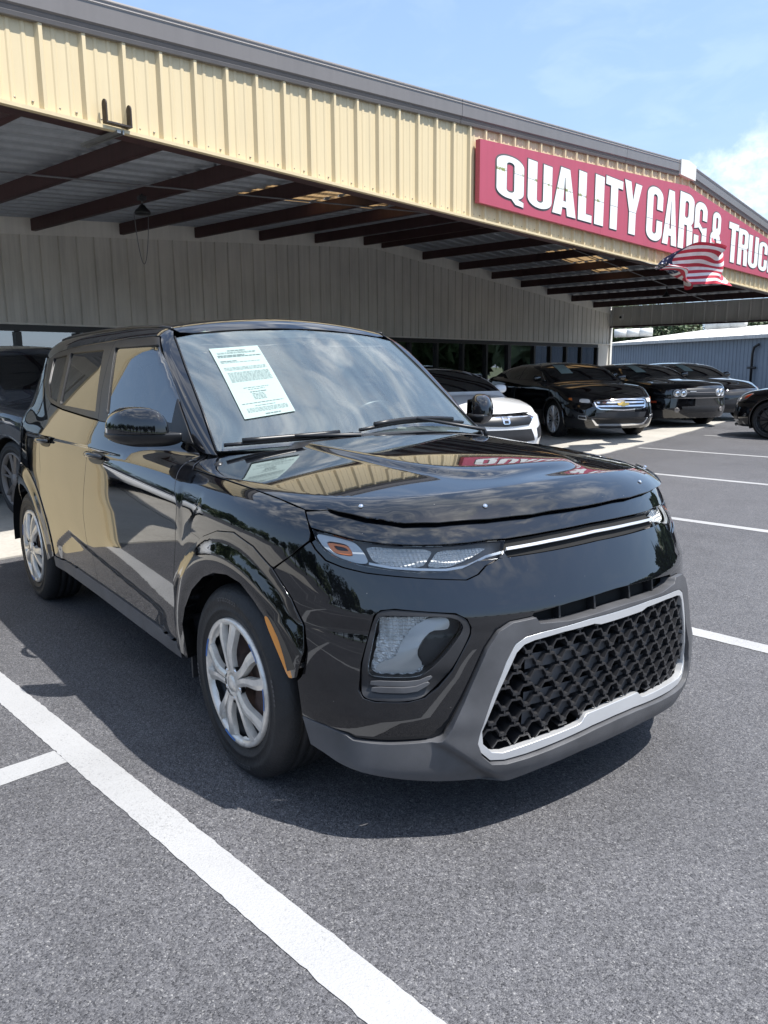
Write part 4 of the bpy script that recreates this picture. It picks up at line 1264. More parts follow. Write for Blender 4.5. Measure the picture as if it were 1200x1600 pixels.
# scuttle between hood and glass
cowl_half = [(-.23,0,1.06),(-.245,-.25,1.06),(-.295,-.45,1.05),(-.365,-.60,1.04),(-.43,-.69,1.02),(-.56,-.69,1.02),(-.50,-.45,1.04),(-.43,0,1.05)]
panel('scuttle', sym(cowl_half), HOODP, M['cladding_dark'], car, HL, off=-.014, sp=.04, flange=0)
# panel between hood and lamps
lamp_top = [(.367,-.790,.889),(.431,-.757,.878),(.495,-.716,.864),(.554,-.660,.856),(.600,-.601,.852),(.639,-.535,.850),(.670,-.462,.851),(.690,-.399,.854),(.707,-.342,.852)]
nose_half = [(.704,0,.915)]+[(x,y,z+.010) for x,y,z in reversed(shield_line[:-1])]+[(.37,-.745,.936),(.318,-.774,.930),(.349,-.788,.905)]+lamp_top+[(.731,-.184,.857),(.737,0,.860)]
panel('nose_panel', sym(nose_half), NOSE, M['paint'], car, HL, sp=.014)
# bumper skin
ring_out = [(-.418,-.891,.586),(-.368,-.892,.649),(-.260,-.893,.729),(-.143,-.891,.793),(-.043,-.888,.827),(.062,-.881,.839),(.169,-.871,.812),(.261,-.859,.760),(.341,-.843,.682),(.388,-.832,.609),(.400,-.834,.54),(.384,-.845,.46)]
ring_in = [(-.352,-.88,.30),(-.356,-.882,.433),(-.316,-.886,.505),(-.235,-.891,.591),(-.137,-.892,.656),(-.051,-.891,.688),(.043,-.888,.702),(.125,-.882,.692),(.189,-.875,.652),(.245,-.868,.602),(.315,-.862,.52),(.360,-.853,.450)]
lip = [(.722,-.384,.805),(.716,-.431,.789),(.716,-.460,.769),(.708,-.497,.757),(.638,-.612,.767),(.536,-.721,.779),(.480,-.760,.790),(.432,-.786,.805),(.397,-.798,.833),(.378,-.800,.853)]
clad_out = [(.381,-.845,.336),(.466,-.819,.330),(.531,-.787,.320),(.548,-.775,.310),(.620,-.705,.312),(.703,-.607,.320),(.716,-.592,.335),(.726,-.578,.362),(.742,-.548,.426),(.764,-.482,.571),(.773,-.445,.620),(.784,-.406,.640),(.805,-.336,.645)]
slot_top = [(.807,-.332,.652),(.828,-.200,.664),(.838,-.050,.671),(.838,0,.672)]
slot_low = [(.808,-.322,.628),(.831,-.225,.620),(.846,-.036,.626),(.847,0,.626)]
bezel = [(.575,-.722,.666),(.588,-.708,.681),(.615,-.680,.686),(.715,-.548,.673),(.734,-.522,.656),(.743,-.514,.632),(.744,-.519,.608),(.728,-.570,.515),(.711,-.606,.470),(.692,-.638,.442),(.665,-.674,.430),(.600,-.742,.427),(.574,-.760,.434),(.562,-.768,.455),(.561,-.758,.532)]
bump_half = [(.768,0,.810),(.757,-.211,.807)]+lip+[(.327,-.834,.807),(.262,-.859,.757)]+ring_out[8:]+[(.366,-.850,.442),(.374,-.847,.39)]+clad_out+slot_top
bez_m = [(x,-y,z) for x,y,z in bezel]
panel('front_bumper', sym(bump_half), NOSE, M['paint'], car, HL, sp=.016, holes=[bezel, bez_m])
# recessed shelf under each lamp
lamp = lamp_top+[(.715,-.356,.831),(.723,-.388,.802),(.703,-.448,.801),(.693,-.497,.784),(.676,-.539,.778),(.634,-.608,.778),(.583,-.670,.785),(.523,-.725,.795),(.467,-.763,.809),(.422,-.785,.830),(.390,-.793,.859)]
shelf = lip[::-1]+[(.735,-.35,.80),(.72,-.36,.822)]+[(.723,-.388,.806),(.703,-.448,.805),(.693,-.497,.790),(.676,-.539,.784),(.634,-.608,.784),(.583,-.670,.791),(.523,-.725,.801),(.467,-.763,.815),(.422,-.785,.836),(.390,-.793,.862)][::1]
panel('lamp_shelf', shelf, NOSE, M['gloss'], car, HL, off=-.007, sp=.014, sides=(1,-1))
# grey lower cladding with the grille opening
clad_bot = [(.402,-.828,.252),(.490,-.790,.232),(.581,-.726,.220),(.684,-.591,.200),(.730,-.48,.190),(.765,-.40,.188),(.785,-.30,.200),(.80,-.15,.214),(.803,0,.216)]
frame_out = [(.845,0,.611),(.843,-.147,.611),(.815,-.32,.601),(.804,-.37,.595),(.795,-.402,.578),(.788,-.43,.53),(.779,-.462,.452),(.762,-.500,.350),(.754,-.508,.310),(.752,-.494,.276),(.754,-.465,.252),(.760,-.42,.246),(.775,-.35,.249),(.812,-.10,.268),(.814,0,.270)]
clad_half = [(.847,0,.626)]+slot_low[::-1][1:]+[(.790,-.402,.636)]+clad_out[::-1][1:]+[(.381,-.845,.30)]+clad_bot
clad_half = [(.847,0,.626),(.846,-.036,.626),(.831,-.225,.620),(.808,-.322,.628),(.806,-.334,.645)]+clad_out[::-1][1:]+clad_bot
def low_kick(z): return .024*np.clip((.335-z)/.10, 0, 1)**1.15
def clad_off(P):
    y = np.abs(P[:,1]); z = P[:,2]
    o = (.012+low_kick(z))*(.15+.85*sig((.79-y)/.015))
    yl = np.interp(z, [.185,.322,.36], [.425,.612,1.2])
    return o+(.006+.016*sig((.40-z)/.03))*sig((yl-y)/.005)
panel('lower_cladding', sym(clad_half), NOSE, M['cladding'], car, HL, off=clad_off, sp=.012, holes=[sym(frame_out)], flange=.05)
mesh_out = [(.848,0,.586),(.847,-.100,.586),(.846,-.128,.593),(.835,-.25,.590),(.812,-.345,.581),(.803,-.376,.573),(.797,-.399,.553),(.783,-.451,.446),(.762,-.492,.334),(.758,-.488,.298),(.763,-.462,.272),(.772,-.43,.266),(.798,-.323,.275),(.818,-.17,.284),(.824,-.150,.288),(.828,-.128,.308),(.829,0,.309)]
panel('grille_frame', sym(frame_out), NOSE, M['silver'], car, HL, off=lambda P: .018+low_kick(P[:,2]), sp=.016, holes=[sym(mesh_out)], flange=.024, gap=.001)
# honeycomb
def honeycomb():
    poly = NOSE.to2(np.array(sym(mesh_out)))
    W_, Hh = .0600, .0400
    segs = []
    z0 = .268
    for r in range(10):
        zb = z0+(r)*Hh
        for c_ in range(-10, 11):
            u0 = c_*W_+(W_/2 if r % 2 else 0)
            # hexagon with flat top: draw top, upper slopes; neighbours supply the rest
            a = .21*W_; b = .5*W_
            top = zb+Hh*.56
            segs += [((u0-a, top), (u0+a, top), .0048), ((u0+a, top), (u0+b-.006, zb+.002), .0040), ((u0-a, top), (u0-b+.006, zb+.002), .0040), ((u0+b-.008, zb), (u0+b+.008, zb), .0080), ((u0+b, zb-.002), (u0+b, zb-.0195), .0036)]
    S = []
    A = np.array([s[0] for s in segs]); Bq = np.array([s[1] for s in segs]); w = np.array([s[2] for s in segs])
    big = inset2(poly, -.012)
    ok = inpoly((A+Bq)/2, poly) & inpoly(A, big) & inpoly(Bq, big)
    A, Bq, w = A[ok], Bq[ok], w[ok]
    t = (Bq-A)/np.linalg.norm(Bq-A, axis=1, keepdims=True); n = np.stack([-t[:,1], t[:,0]], 1)*w[:,None]*.5
    front = []; ext = t*.0015
    C = [A-n-ext, Bq-n+ext, Bq+n+ext, A+n-ext]
    U = np.concatenate(C)
    P, N = surf(U, NOSE, HL, 0)
    k = len(A)
    nf = P+N*.012; nm = P-N*.004; nb_ = P-N*.045
    m = MB()
    for i in range(k):
        q = [i, i+k, i+2*k, i+3*k]
        cf = nf[q].mean(0); f2 = [cf+(nf[j]-cf)*np.array([.9,.9,.9]) for j in q]
        m.add([nb_[j] for j in q]+[nf[j] for j in q], [(4,5,6,7), (0,1,5,4), (1,2,6,5), (2,3,7,6), (3,0,4,7)])
    return m
honeycomb().build('grille_mesh', M['cladding_dark'], car)
panel('grille_backing', sym(mesh_out), NOSE, M['matte_black'], car, HL, off=-.075, sp=.05, flange=0, gap=-.03)
# active shutters seen as lighter plates behind the honeycomb
for zz in (.335, .395, .455, .51):
    for s in (1, -1):
        pl = [(.80,-.02*1,zz-.022),(.80,-.36,zz-.022),(.80,-.36,zz+.026),(.80,-.02,zz+.026)]
        panel('shutter_vane', pl, NOSE, M['cladding'], car, HL, off=-.006, sp=.05, flange=.0, sides=(s,))
# intake slot above the grille
slot = sym([(.838,0,.682)]+[(x,y,z+.010) for x,y,z in slot_top[::-1][1:]]+[(.79,-.35,.64),(.808,-.322,.616),(.831,-.225,.608),(.847,0,.612)])
panel('intake_slot', slot, NOSE, M['matte_black'], car, HL, off=-.05, sp=.03, flange=0)
for s in (1,-1):
    for yy in (.085, .23):
        panel('intake_vane', [(.83,-yy-.003,.685),(.83,-yy+.003,.685),(.83,-yy+.003,.61),(.83,-yy-.003,.61)], NOSE, M['cladding_dark'], car, HL, off=-.018, sp=.02, flange=.03, gap=0, sides=(s,))
# bug shield
sh_half = [(x+.004,y*1.004,z-.004) for x,y,z in shield_line[::-1]]+[(.385,-.738,.937),(.372,-.742,.947),(.41,-.70,.955),(.47,-.62,.958),(.53,-.50,.960),(.575,-.36,.963),(.598,-.2,.968),(.605,0,.970)]
def sh_off(P):
    d = np.interp(np.abs(P[:,1]), [0,.2,.36,.5,.62,.70,.75], [.704,.694,.666,.617,.54,.445,.40])-P[:,0]
    return .008+.010*np.clip(1-d/.085, 0, 1.2)**1.5
panel('bug_shield', sym(sh_half), HOODP, M['gloss'], car, HL, off=sh_off, sp=.013, flange=.006, gap=0)
for p in [(.453,-.672,.939),(.639,-.370,.932),(.639,.370,.932),(.453,.672,.939)]:
    V, N = on_surf([p], HOODP, HL, .012)
    v = Vector(V[0]); nn = Vector(N[0]); m = MB()
    m.lathe([(.0075,0),(.007,.003),(.004,.005),(0,.0055)], 10, 'z')
    o = m.build('shield_screw', M['chrome'], car); o.location = v+nn*.004; o.rotation_euler = nn.to_track_quat('Z', 'Y').to_euler()
# centre strip between the lamps
strip = sym([(.737,0,.861),(.731,-.184,.858),(.707,-.344,.853),(.715,-.356,.831),(.722,-.384,.806),(.757,-.211,.808),(.768,0,.811)])
panel('centre_strip', strip, NOSE, M['matte_black'], car, HL, off=-.014, sp=.02, flange=.01)
bar = sym([(.752,0,.8395),(.742,-.197,.836),(.718,-.352,.830),(.718,-.354,.823),(.744,-.197,.829),(.753,0,.8325)])
panel('chrome_bar', bar, NOSE, M['silver'], car, HL, off=.001, sp=.008, flange=.012, gap=0)
# head lamps
for s in (1, -1):
    hl_ = bpy.data.objects.new('headlight', None); hl_.empty_display_size = .05; link(hl_, car)
    panel('lens', lamp, NOSE, M['lens'], hl_, HL, off=-.001, sp=.014, flange=.003, gap=.003, sides=(s,))
    panel('housing', lamp, NOSE, M['gutter'], hl_, HL, off=-.048, sp=.02, flange=0, gap=-.004, sides=(s,))
    fl = lambda P: P
    HLo = lambda p: HL(p)+.018
    drl = rounded([(.366,-.780,.880),(.428,-.745,.872),(.476,-.716,.861),(.501,-.708,.839),(.524,-.702,.806),(.502,-.722,.803),(.444,-.760,.818),(.401,-.777,.843)], .2, 2)
    am = rounded([(.402,-.771,.858),(.463,-.734,.852),(.479,-.727,.837),(.484,-.729,.823),(.433,-.763,.828)], .2, 2)
    amh = rounded([(.425,-.760,.850),(.457,-.739,.846),(.472,-.734,.836),(.441,-.755,.836)], .2, 2)
    panel('light_guide', drl, NOSE, M['white_drl'], hl_, HL, off=-.016, sp=.01, flange=.012, gap=0, holes=[rounded([(x+.002,y-.002,z+(.004 if z > .84 else -.003)) for x,y,z in [(.402,-.771,.858),(.463,-.734,.852),(.479,-.727,.837),(.484,-.729,.823),(.433,-.763,.828)]], .2, 2)], sides=(s,))
    panel('turn_signal', am, NOSE, M['amber'], hl_, HL, off=-.019, sp=.01, flange=.012, gap=.0005, holes=[amh], sides=(s,))
    panel('signal_core', amh, NOSE, M['cladding_dark'], hl_, HL, off=-.026, sp=.01, flange=.002, gap=0, sides=(s,))
    r1 = [(.482,-.690,.856),(.612,-.533,.846),(.612,-.578,.797),(.548,-.656,.799),(.512,-.682,.812)]
    r2 = [(.617,-.522,.845),(.675,-.380,.842),(.668,-.44,.818),(.650,-.508,.798),(.615,-.570,.797)]
    for q in (r1, r2):
        c0 = np.mean(q, 0)
        panel('reflector', rounded(q, .15, 2), NOSE, M['reflector'], hl_, HL, off=lambda P, c0=c0: -.030-.016*np.clip(1-np.linalg.norm(P-c0, axis=1)/.08, 0, 1), sp=.01, flange=.004, gap=.001, sides=(s,))
    # silver blade along the bottom of the unit
    lb = [(.524,-.702,.808),(.570,-.659,.799),(.620,-.597,.794),(.660,-.532,.791),(.683,-.474,.797),(.695,-.411,.818),(.710,-.352,.826)]
    lb2 = [(x,y,z-.006) for x,y,z in lb[::-1]]
    panel('lamp_blade', lb+lb2, NOSE, M['silver'], hl_, HL, off=-.014, sp=.008, flange=.01, gap=0, sides=(s,))
# fog lamps
lens_o = rounded([(.583,-.718,.660),(.597,-.703,.668),(.704,-.573,.666),(.726,-.541,.653),(.733,-.532,.634),(.730,-.542,.612),(.716,-.582,.560),(.693,-.628,.511),(.676,-.652,.496),(.590,-.742,.493),(.574,-.752,.507),(.578,-.737,.581)], .2, 2)
for s in (1, -1):
    fgl = bpy.data.objects.new('fog_light', None); fgl.empty_display_size = .05; link(fgl, car)
    panel('bezel', rounded(bezel, .22, 2), NOSE, M['cladding_dark'], fgl, HL, off=lambda P: -.003-.012*sig((P[:,2]-.448)/.004)*sig((.505-P[:,2])/.01), sp=.008, flange=.03, gap=.001, holes=[lens_o], sides=(s,))
    for k_, (za, zb) in enumerate(((.484,.472),(.468,.455))):
        w0 = .012*k_
        st_ = [(.585+w0*.3,-.745+w0*.2,za),(.676-w0,-.652-w0*.5,za+.002),(.700-w0*.5,-.622-w0*.5,za+.018),(.706-w0*.5,-.618-w0*.5,za+.012),(.682-w0,-.650-w0*.5,zb),(.585+w0*.3,-.748+w0*.2,zb-.002)]
        panel('bezel_step', rounded(st_, .2, 1), NOSE, M['cladding'], fgl, HL, off=-.007+.006*k_, sp=.008, flange=.012, gap=0, sides=(s,))
    panel('lens', lens_o, NOSE, M['lens'], fgl, HL, off=-.010, sp=.014, flange=.004, gap=.001, sides=(s,))
    panel('housing', lens_o, NOSE, M['cladding_dark'], fgl, HL, off=-.060, sp=.02, flange=-.05, gap=-.004, sides=(s,))
    fr_ = [(.545,-.74,.478),(.549,-.73,.499),(.556,-.712,.573),(.560,-.698,.655),(.654,-.595,.660),(.625,-.635,.623),(.610,-.660,.591),(.610,-.670,.548),(.618,-.663,.534),(.658,-.617,.520),(.659,-.622,.480)]
    panel('reflector', fr_, NOSE, M['reflector'], fgl, HL, off=lambda P: -.040+.008*np.abs(np.sin((P[:,1]+(P[:,2]-.63)**2*3)*230))*sig((P[:,2]-.592)/.004)+.007*np.abs(np.sin((P[:,1]*.8+P[:,2]*.45)*170))*sig((.588-P[:,2])/.004), sp=.0032, flange=.006, gap=0, sides=(s,))
    fs_ = rounded([(.571,-.729,.498),(.573,-.725,.516),(.584,-.713,.532),(.614,-.682,.549),(.619,-.672,.578),(.620,-.666,.597),(.634,-.643,.626),(.651,-.621,.645),(.666,-.600,.657),(.692,-.562,.658),(.698,-.553,.648),(.699,-.553,.633),(.697,-.559,.622),(.670,-.599,.623),(.659,-.618,.607),(.653,-.633,.578),(.655,-.636,.554),(.667,-.625,.528),(.662,-.634,.514),(.654,-.646,.505),(.623,-.681,.502)], .2, 1)
    panel('light_shield', fs_, NOSE, M['frost'], fgl, HL, off=lambda P: -.034+.022*np.sin(np.clip((P[:,2]-.50)/.16, 0, 1)*math.pi)*np.clip(1-np.abs((P[:,1]+.645+(P[:,2]-.58)*-.75)/.05), 0, 1)**.7, sp=.010, flange=.014, gap=0, sides=(s,))
# fenders, arch flares, markers
door_front = [(-.500,-.78,1.02),(-.430,-.845,.955),(-.365,-.885,.87),(-.385,-.893,.726),(-.435,-.889,.548),(-.465,-.875,.338)]
fender = hoodline+[(-.44,-.77,1.008),(-.495,-.765,1.022)]+door_front+[(-.46,-.87,.325),(-.425,-.87,.325)]+ring_out[:8]+[(.327,-.834,.807),(.376,-.802,.855),(.371,-.794,.877),(.349,-.788,.905)]
panel('front_fender', fender, SIDE, M['paint'], car, HL, sp=.014, sides=(1,-1))
def fl_off(cx):
    def f(P):
        r = np.hypot(P[:,0]-cx, P[:,2]-.32)
        return .004+.016*sig((.452-r)/.012)-.006*sig((.385-r)/.006)
    return f
flare = [(-.424,-.88,.325)]+ring_out+ring_in[::-1]
panel('arch_flare', flare, Par((-.12,1,0), (1,.12,0), (0,0,1), 1.7, 1.6), M['gloss'], car, HL, off=fl_off(.0), sp=.012, flange=.05, gap=.0015, sides=(1,-1))
mk = rounded([(.238,-.867,.612),(.262,-.863,.614),(.325,-.857,.535),(.362,-.851,.478),(.368,-.851,.455),(.350,-.854,.450),(.310,-.86,.510)], .2, 2)
panel('side_marker', mk, SIDE, M['amber_lens'], car, HL, off=.018, sp=.01, flange=.012, gap=0, sides=(1,-1))
def arcpts(cx, r, a0, a1, n): return [(cx+r*math.cos(R_(a0+(a1-a0)*i/n)), -.88, .32+r*math.sin(R_(a0+(a1-a0)*i/n))) for i in range(n+1)]
rr_out = arcpts(-2.6, .49, 4, 176, 26); rr_in = arcpts(-2.6, .372, 178, -2, 26)
panel('arch_flare', rr_out+rr_in, SIDE, M['gloss'], car, HL, off=fl_off(-2.6), sp=.014, flange=.05, gap=.0015, sides=(1,-1))
# doors
belt_f = [(-.500,-.78,1.022),(-.58,-.75,1.055),(-.80,-.80,1.095),(-1.10,-.82,1.108),(-1.325,-.83,1.115)]
split = [(-1.325,-.83,1.115),(-1.375,-.846,1.05),(-1.415,-.887,.873),(-1.475,-.893,.683),(-1.465,-.891,.55),(-1.42,-.876,.356)]
rock = [(-1.42,-.876,.356),(-1.148,-.876,.352),(-.701,-.875,.339),(-.465,-.875,.332)]
fd = bpy.data.objects.new('front_door', None)
def part_empty(name, loc=(0,0,0)):
    e = bpy.data.objects.new(name, None); e.empty_display_size = .05; e.location = loc; link(e, car); return e
fglass = [(-1.41,-.705,1.436),(-1.016,-.66,1.439),(-.885,-.68,1.35),(-.757,-.695,1.249),(-.655,-.72,1.150),(-.70,-.74,1.133),(-1.262,-.815,1.150)]
rglass = [(-2.071,-.716,1.424),(-1.556,-.713,1.431),(-1.400,-.833,1.155),(-1.968,-.831,1.168)]
qglass = [(-2.415,-.707,1.402),(-2.127,-.72,1.417),(-2.038,-.822,1.178),(-2.20,-.806,1.20),(-2.33,-.78,1.27)]
top_rail = [(-2.60,-.7,1.405),(-2.35,-.7,1.435),(-2.117,-.7,1.452),(-1.536,-.69,1.471),(-1.46,-.69,1.473)]
top_rail_f = [(-1.46,-.69,1.473),(-1.1,-.64,1.479),(-1.055,-.635,1.474)]
aedge = [(-.985,-.65,1.425),(-.854,-.657,1.325),(-.735,-.69,1.222),(-.632,-.715,1.128),(-.555,-.73,1.052)]
bedge = [(-1.335,-.83,1.120),(-1.40,-.80,1.25),(-1.46,-.69,1.473)]
rear_belt = [(-1.325,-.83,1.115),(-1.60,-.83,1.128),(-1.90,-.82,1.142),(-2.15,-.81,1.165)]
fback = [(-2.15,-.81,1.165),(-2.32,-.79,1.215),(-2.44,-.77,1.29),(-2.60,-.7,1.405)]
for s in (1, -1):
    fd = part_empty('front_door')
    panel('door_skin', door_front[::-1][::-1]+rock[::-1]+split[::-1][1:]+belt_f[::-1][1:], SIDE, M['paint'], fd, HF, sp=.015, sides=(s,))
    panel('window_frame', top_rail_f+aedge+[(-.58,-.75,1.058)]+belt_f[2:]+bedge, SIDE, M['black'], fd, HC, off=.003, sp=.02, holes=[fglass], sides=(s,), flange=.02)
    panel('door_glass', fglass, SIDE, M['tint_lt'], fd, HC, off=-.004, sp=.03, gap=-.004, flange=0, sides=(s,))
    rd = part_empty('rear_door')
    rear_cut = [(-2.15,-.81,1.163),(-2.205,-.84,1.05),(-2.215,-.87,.95),(-2.20,-.88,.82),(-2.225,-.88,.655)]
    panel('door_skin', split+[(-1.75,-.876,.362)]+[(-2.095,-.87,.358)]+arcpts(-2.6,.493,5,43,8)+rear_cut[::-1][1:]+rear_belt[::-1][1:], SIDE, M['paint'], rd, HF, sp=.015, sides=(s,))
    panel('window_frame', [(-1.46,-.69,1.473)]+bedge[::-1][1:]+[(-1.325,-.83,1.119)]+[(x,y,z+.004) for x,y,z in rear_belt[1:]]+fback[1:]+top_rail[1:-1], SIDE, M['black'], rd, HC, off=.003, sp=.02, holes=[rglass, qglass], sides=(s,), flange=.02)
    for gl in (rglass, qglass):
        panel('door_glass', gl, SIDE, M['tint'], rd, HC, off=-.004, sp=.03, gap=-.004, flange=0, sides=(s,))
    # handles
    for par, hx, hz_ in ((fd, -1.27, .957), (rd, -2.105, .972)):
        pts3 = rounded([(hx-.105,-.87,hz_-.028),(hx+.105,-.87,hz_-.028),(hx+.105,-.87,hz_+.03),(hx-.105,-.87,hz_+.03)], .25, 2)
        panel('handle_cup', pts3, SIDE, M['black'], par, HF, off=.0015, sp=.02, flange=0, sides=(s,))
        V, N = on_surf([(hx-.09+.18*i/8, -.87, hz_+.006) for i in range(9)], SIDE, HF, 0)
        path = [V[i]+N[i]*(.006+.032*math.sin(math.pi*i/8)**.6) for i in range(9)]
        if s == -1: path = [p*[1,-1,1] for p in path]
        m = MB(); m.tube(path, [.010,.012,.013,.014,.014,.014,.013,.012,.010], 10); m.build('handle', M['gloss'], par)
# rocker
rk_poly = [(-.43,-.87,.330)]+rock[::-1]+[(-1.75,-.87,.362),(-2.10,-.87,.356),(-2.10,-.86,.300),(-1.445,-.86,.292),(-.726,-.86,.276),(-.43,-.86,.276)]
panel('rocker_sill', rk_poly, SIDE, M['cladding'], car, HL, off=.008, sp=.03, flange=.06, sides=(1,-1))
# quarter panels and tail
quarter = [(-2.15,-.81,1.167),(-2.205,-.84,1.05),(-2.215,-.87,.95),(-2.20,-.88,.82),(-2.227,-.88,.658)]+arcpts(-2.6,.493,44,176,20)+[(-3.10,-.8,.36),(-3.10,-.7,.80),(-3.02,-.7,1.05),(-2.98,-.65,1.12),(-2.92,-.6,1.30),(-2.86,-.6,1.415),(-2.60,-.7,1.409),(-2.44,-.77,1.294),(-2.32,-.79,1.219)]
panel('quarter_panel', quarter, SIDE, M['paint'], car, HF, sp=.02, sides=(1,-1))
dgl = rounded([(-2.60,-.7,1.375),(-2.47,-.769,1.265),(-2.33,-.80,1.165),(-2.40,-.83,1.105),(-2.66,-.80,1.115),(-2.74,-.75,1.30),(-2.70,-.7,1.385)], .2, 2)
panel('rear_pillar_glass', dgl, SIDE, M['car_window'], car, HF, off=.002, sp=.02, flange=.003, sides=(1,-1))
tl = [(-2.93,-.62,1.05),(-2.99,-.72,1.0),(-3.03,-.74,.80),(-3.02,-.72,.78),(-2.96,-.74,.80),(-2.90,-.78,1.0)]
panel('tail_light', tl, SIDE, mat('red_lens', (.25,.01,.012), .1, coat=1), car, HF, off=.006, sp=.02, flange=.004, sides=(1,-1))
tail = sym([(-3.3,0,1.0),(-3.08,-.70,1.0),(-3.10,-.76,.80),(-3.10,-.82,.36),(-3.2,-.6,.30),(-3.3,0,.30)])
panel('tailgate', tail, TAIL, M['paint'], car, HL, sp=.05)
tailup = [(-3.2,-.62,1.00),(-3.2,.62,1.00),(-3.0,.52,1.46),(-3.0,-.52,1.46)]
panel('rear_window', tailup, Par((1,0,0), (0,1,0), (0,0,1), 2.4, 4.2), M['car_window'], car, HC, sp=.05)
# roof, rails, pillars
def zt(x, y): return float(cast(HC, np.array([[x, y, 2.2]]), np.array([0,0,-1.]), 1.3)[0, 2])
roof_half = [(-.999,0,1.5),(-1.006,-.30,1.5),(-1.022,-.50,1.5),(-1.042,-.553,1.5),(-1.10,-.572,1.5),(-1.5,-.578,1.5),(-2.1,-.578,1.5),(-2.6,-.566,1.5),(-2.9,-.53,1.5),(-3.06,-.40,1.5),(-3.09,0,1.5)]
panel('roof', sym(roof_half), TOP, M['paint'], car, HC, sp=.03)
up = [(x, y-.004, zt(x, y-.004)) for x, y in [(-1.085,-.570),(-1.3,-.577),(-1.7,-.578),(-2.1,-.578),(-2.45,-.571),(-2.7,-.555),(-2.88,-.533)]]
rail = [(-1.055,-.63,1.478)]+up+[(-2.86,-.6,1.418)]+[(-2.60,-.7,1.409),(-2.35,-.7,1.439),(-2.117,-.7,1.456),(-1.536,-.69,1.475),(-1.1,-.64,1.483)]
panel('roof_side', rail, Par((0,1,-.6), (1,0,0), (0,.6,1), 1.9, 1.4), M['paint'], car, HC, sp=.02, sides=(1,-1))
for s in (1,-1):
    m = MB(); m.tube([(x, (y-.0)*s, z+.003) for x, y, z in [(x_, y_+.002, zt(x_, y_+.002)) for x_, y_ in [(-1.08,-.572),(-1.2,-.577),(-1.5,-.578),(-1.9,-.578),(-2.3,-.576),(-2.6,-.564),(-2.85,-.537)]]], .008, 6); m.build('roof_moulding', M['black'], car)
ae_ = [(-1.060,-.60,1.476)]+aedge
ae_ = [tuple(p) for p in surf(resample(np.array(ae_)[:, [0,2]], .04, False)-np.array([-.004, 0]), SIDE, HC, 0)[0]]
we_ = [(-.44,-.686,1.022),(-.457,-.687,1.037),(-.638,-.654,1.184),(-.841,-.623,1.344),(-1.019,-.589,1.474)]
we_ = [tuple(p) for p in surf(resample(np.array(we_)[:, [1,2]], .04, False), FRONT, HC, 0)[0]]
pillar = ae_+[(-.50,-.72,1.028)]+we_+[(-1.06,-.572,1.502),(-1.085,-.58,1.510)]
panel('a_pillar', pillar, DIAG, M['paint'], car, HC, off=.001, sp=.010, sides=(1,-1))
# windshield
ws_half = [(-1.03,0,1.519),(-1.03,-.30,1.508),(-1.03,-.50,1.490),(-1.019,-.585,1.474),(-.841,-.619,1.344),(-.638,-.650,1.184),(-.457,-.683,1.037),(-.40,-.4,1.03),(-.36,0,1.03)]
panel('windshield', sym(ws_half), FRONT, M['windshield'], car, HC, off=-.002, sp=.025, flange=0)
fr_in = [(-1.0,0,1.485),(-1.0,-.30,1.474),(-1.0,-.47,1.458),(-.97,-.535,1.43),(-.841,-.575,1.344),(-.638,-.608,1.184),(-.50,-.625,1.10),(-.46,-.56,1.085),(-.42,-.3,1.085),(-.4,0,1.085)]
panel('windshield_border', sym(ws_half), FRONT, mat('dark_frit', (.012,.012,.013), .6), car, HC, off=-.009, sp=.03, holes=[sym(fr_in)], flange=0)
seal = ws_half[3:7]
for s in (1,-1):
    V, N = on_surf(ws_half[3:7], FRONT, HC, .002)
    m = MB(); m.tube([v*[1,s,1] for v in V], .004, 6); m.build('windshield_seal', M['black'], car)
# mirrors
def mirror(s):
    e = part_empty('side_mirror', (-.685, -.900*s, 1.104))
    V = []; F = []; nu, nv = 24, 40
    f = lambda q, p: math.copysign(abs(q)**p, q)
    for i in range(nv+1):
        t = -math.cos(math.pi*i/nv)
        k = max(0, 1-abs(t)**2.7)**.46
        for j in range(nu+1):
            w = math.pi*j/nu
            x = f(math.cos(w), .62)*k*(.095 if math.cos(w) > 0 else .06); z = f(math.sin(w), .80)*k*.098
            V.append((x+.07*t, (t*.092)*s, z))
    for i in range(nv):
        for j in range(nu): F.append((i*(nu+1)+j, i*(nu+1)+j+1, (i+1)*(nu+1)+j+1, (i+1)*(nu+1)+j))
    m = MB(); m.add(V, F, True); m.build('mirror_cap', M['paint'], e)
    # lower half: a flat-topped shell that runs on into the arm
    V = []; F = []; K = 26
    for i in range(K+1):
        t = -1+2*i/K
        y = -.093+(.093+.120)*(t+1)/2
        fr = min(1, (1-abs(t)**6)**.5+.0)
        dep = .050*(1-max(0, -t)**3*.75)*(1-max(0, t)**4*.30)
        hw = .093*max(.12, (1-max(0, -t)**3.2)**.5)*(1-.35*max(0, t)**1.5)
        xo = .07*t+.02*max(0, t)
        for q in [(hw*.98, .001), (hw, -.006), (hw*.93, -dep*.6), (hw*.62, -dep), (-.02, -dep), (-.050*min(1, hw/.05), -dep*.6), (-.052*min(1, hw/.05), .001)]:
            V.append((q[0]+xo, y*s, q[1]))
    for i in range(K):
        for j in range(7): F.append((i*7+j, i*7+(j+1) % 7, (i+1)*7+(j+1) % 7, (i+1)*7+j))
    F += [tuple(range(7)), tuple(K*7+j for j in reversed(range(7)))]
    m = MB(); m.add(V, F, True); o = m.build('mirror_housing', M['black'], e)
    m = MB(); m.add([(-.10,-.075*s,-.030),(-.02,.075*s,-.030),(-.02,.068*s,.070),(-.10,-.068*s,.070)], [(0,1,2,3)]); m.build('mirror_glass', M['mirror'], e)
    return e
mirror(1); mirror(-1)
